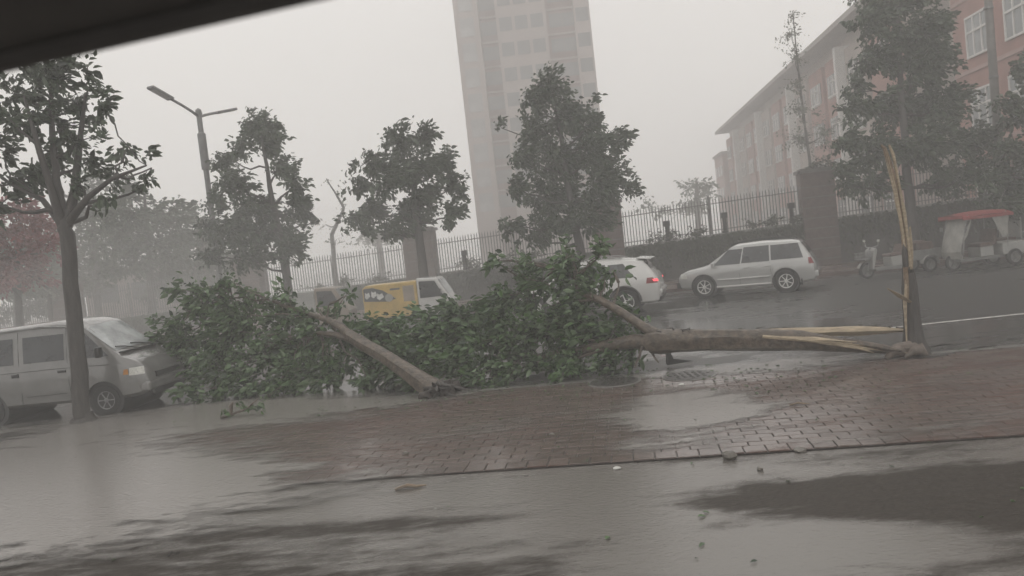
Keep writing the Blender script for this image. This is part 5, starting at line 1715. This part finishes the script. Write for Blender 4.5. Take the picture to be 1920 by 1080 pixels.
# broken leafy branch
q = P(428, 785, BRICK_Z)
root = thing('broken_branch', 'small broken leafy branch lying on the flooded pavement', 'branch', q)
mb = MB().tube([(-.12, 0, .03), (.05, 0, .06), (.3, .05, .12), (.55, .1, .3)], [.03, .025, .018, .006], 7, jit=.1).tube([(.05, 0, .05), (.06, .02, .2), (.1, .02, .26)], [.028, .035, .012], 7, jit=.1)
mb.build('stem', m_barkf, root, smooth=40)
bl = [(Vector((.2, 0, .1)), .22, .15, .08), (Vector((.48, .05, .12)), .18, .14, .08), (Vector((0, -.05, .05)), .12, .1, .04)]
cl, pos, tip, nrm, siz = crown(bl, 60, .11, 10, .07, zmin=0.0, upbias=.8)
o = bpy.data.objects.new('leaves', leaf_mesh('leaves', pos, tip, nrm, siz, m_leaff)); COL.objects.link(o); o.parent = root
# scattered leaves
N = 420
pp = []
for k in range(N):
    if k % 12 == 0: x, y = random.uniform(0, 1920), random.uniform(720, 1060)
    elif k % 3 == 1: x, y = random.gauss(850, 160), random.gauss(745, 22)
    else: x, y = random.gauss(1300, 250), random.gauss(700, 22)
    if y < 690 - .1 * (x - 1250): y = 690 - .1 * (x - 1250) + random.uniform(0, 40)
    q = P(x, y, 0)
    so_ = (Vector((q.x, q.y, 0)) - Vector((EDGE.x, EDGE.y, 0))).dot(SDN)
    z = APRON_Z if so_ < 0 else (BRICK_Z if so_ < KERB_OFF else 0.0)
    pp.append((q.x, q.y, z + .012))
pp = np.array(pp)
ang_ = rng.random(N) * 6.28
tip = np.stack([np.cos(ang_), np.sin(ang_), rng.normal(size=N) * .08], 1)
nrm = np.array((0, 0, 1.)) + rng.normal(size=(N, 3)) * .15
base = pp.mean(axis=0)
o = bpy.data.objects.new('leaf_litter', leaf_mesh('leaf_litter', pp - base, tip, nrm, rng.uniform(.03, .085, N), m_leaff)); COL.objects.link(o); o.location = base
tag(o, 'torn green leaves strewn over wet paving', 'leaves', kind='stuff')

# ------------------------------------------------------------------ dark overhead band, likely a window visor, built as panel with added post
m_overhead = mat('dark_overhead_panel', (0.1, 0.096, 0.094), .7, .2, 3)
AZ = CAMH + 0.34
e0, e1 = at_height(0, 131, AZ), at_height(596, -6, AZ)
d = (e1 - e0).normalized()
nb_ = Vector((-d.y, d.x, 0))
if nb_.y > 0: nb_ = -nb_
root = thing('overhead_band', 'dark overhead panel standing in for a likely vehicle window visor', 'overhead_band', e0)
a, b = -d * 1.4, (e1 - e0) + d * .55
dep = 1.1
mb = MB()
v = [a, b, b + nb_ * dep, a + nb_ * dep]
mb.add([p + Vector((0, 0, 0)) for p in v] + [p + Vector((0, 0, .08)) for p in v], [(3, 2, 1, 0), (4, 5, 6, 7), (0, 1, 5, 4), (1, 2, 6, 5), (2, 3, 7, 6), (3, 0, 4, 7)])
mb.build('panel', m_overhead, root, bevel=.015)
MB().tube([a + nb_ * .05 + Vector((0, 0, -.004)), b + nb_ * .05 + Vector((0, 0, -.004))], .02, 8).build('edge_lip', m_overhead, root)
pz = -(AZ - APRON_Z)
for t in (.2,):
    p = a.lerp(b, .02) + nb_ * (dep - .1)
    MB().tube([p + Vector((0, 0, pz)), p + Vector((0, 0, .02))], .035, 10).build('post', m_overhead, root, smooth=40)  # support post added out of view to hold the panel

HAZE_D = 0.0083
# ------------------------------------------------------------------ haze
hz = MB().box((-10, 96, 30.5), (324, 276, 65))
m_h = bpy.data.materials.new('rain_haze'); m_h.use_nodes = True
hn, hl = nodes_of(m_h)
hn.remove(hn['Principled BSDF'])
pv = hn.new('ShaderNodeVolumePrincipled')
pv.inputs['Color'].default_value = (0.99, 0.985, 0.975, 1)
pv.inputs['Density'].default_value = HAZE_D
pv.inputs['Anisotropy'].default_value = 0.0
hl.new(pv.outputs[0], hn['Material Output'].inputs['Volume'])
tag(hz.build('haze', m_h), kind='stuff')

# wind-driven spray over the flooded road at the left
bm = bmesh.new(); bmesh.ops.create_icosphere(bm, subdivisions=4, radius=1.0)
for v in bm.verts:
    v.co *= 1 + 0.22 * mnoise.noise(v.co * 1.7)
    v.co = Vector((v.co.x * 10, v.co.y * 9, v.co.z * 3.6))
me = bpy.data.meshes.new('spray_mist'); bm.to_mesh(me); bm.free()
m_s = bpy.data.materials.new('rain_spray'); m_s.use_nodes = True
hn, hl = nodes_of(m_s)
hn.remove(hn['Principled BSDF'])
pv = hn.new('ShaderNodeVolumePrincipled')
pv.inputs['Color'].default_value = (0.98, 0.975, 0.965, 1)
pv.inputs['Density'].default_value = 0.013
hl.new(pv.outputs[0], hn['Material Output'].inputs['Volume'])
me.materials.append(m_s)
o = bpy.data.objects.new('spray_mist', me); COL.objects.link(o); o.location = (-9, 27.5, 1.0)
tag(o, 'drifting rain spray over the flooded road', 'spray', kind='stuff')
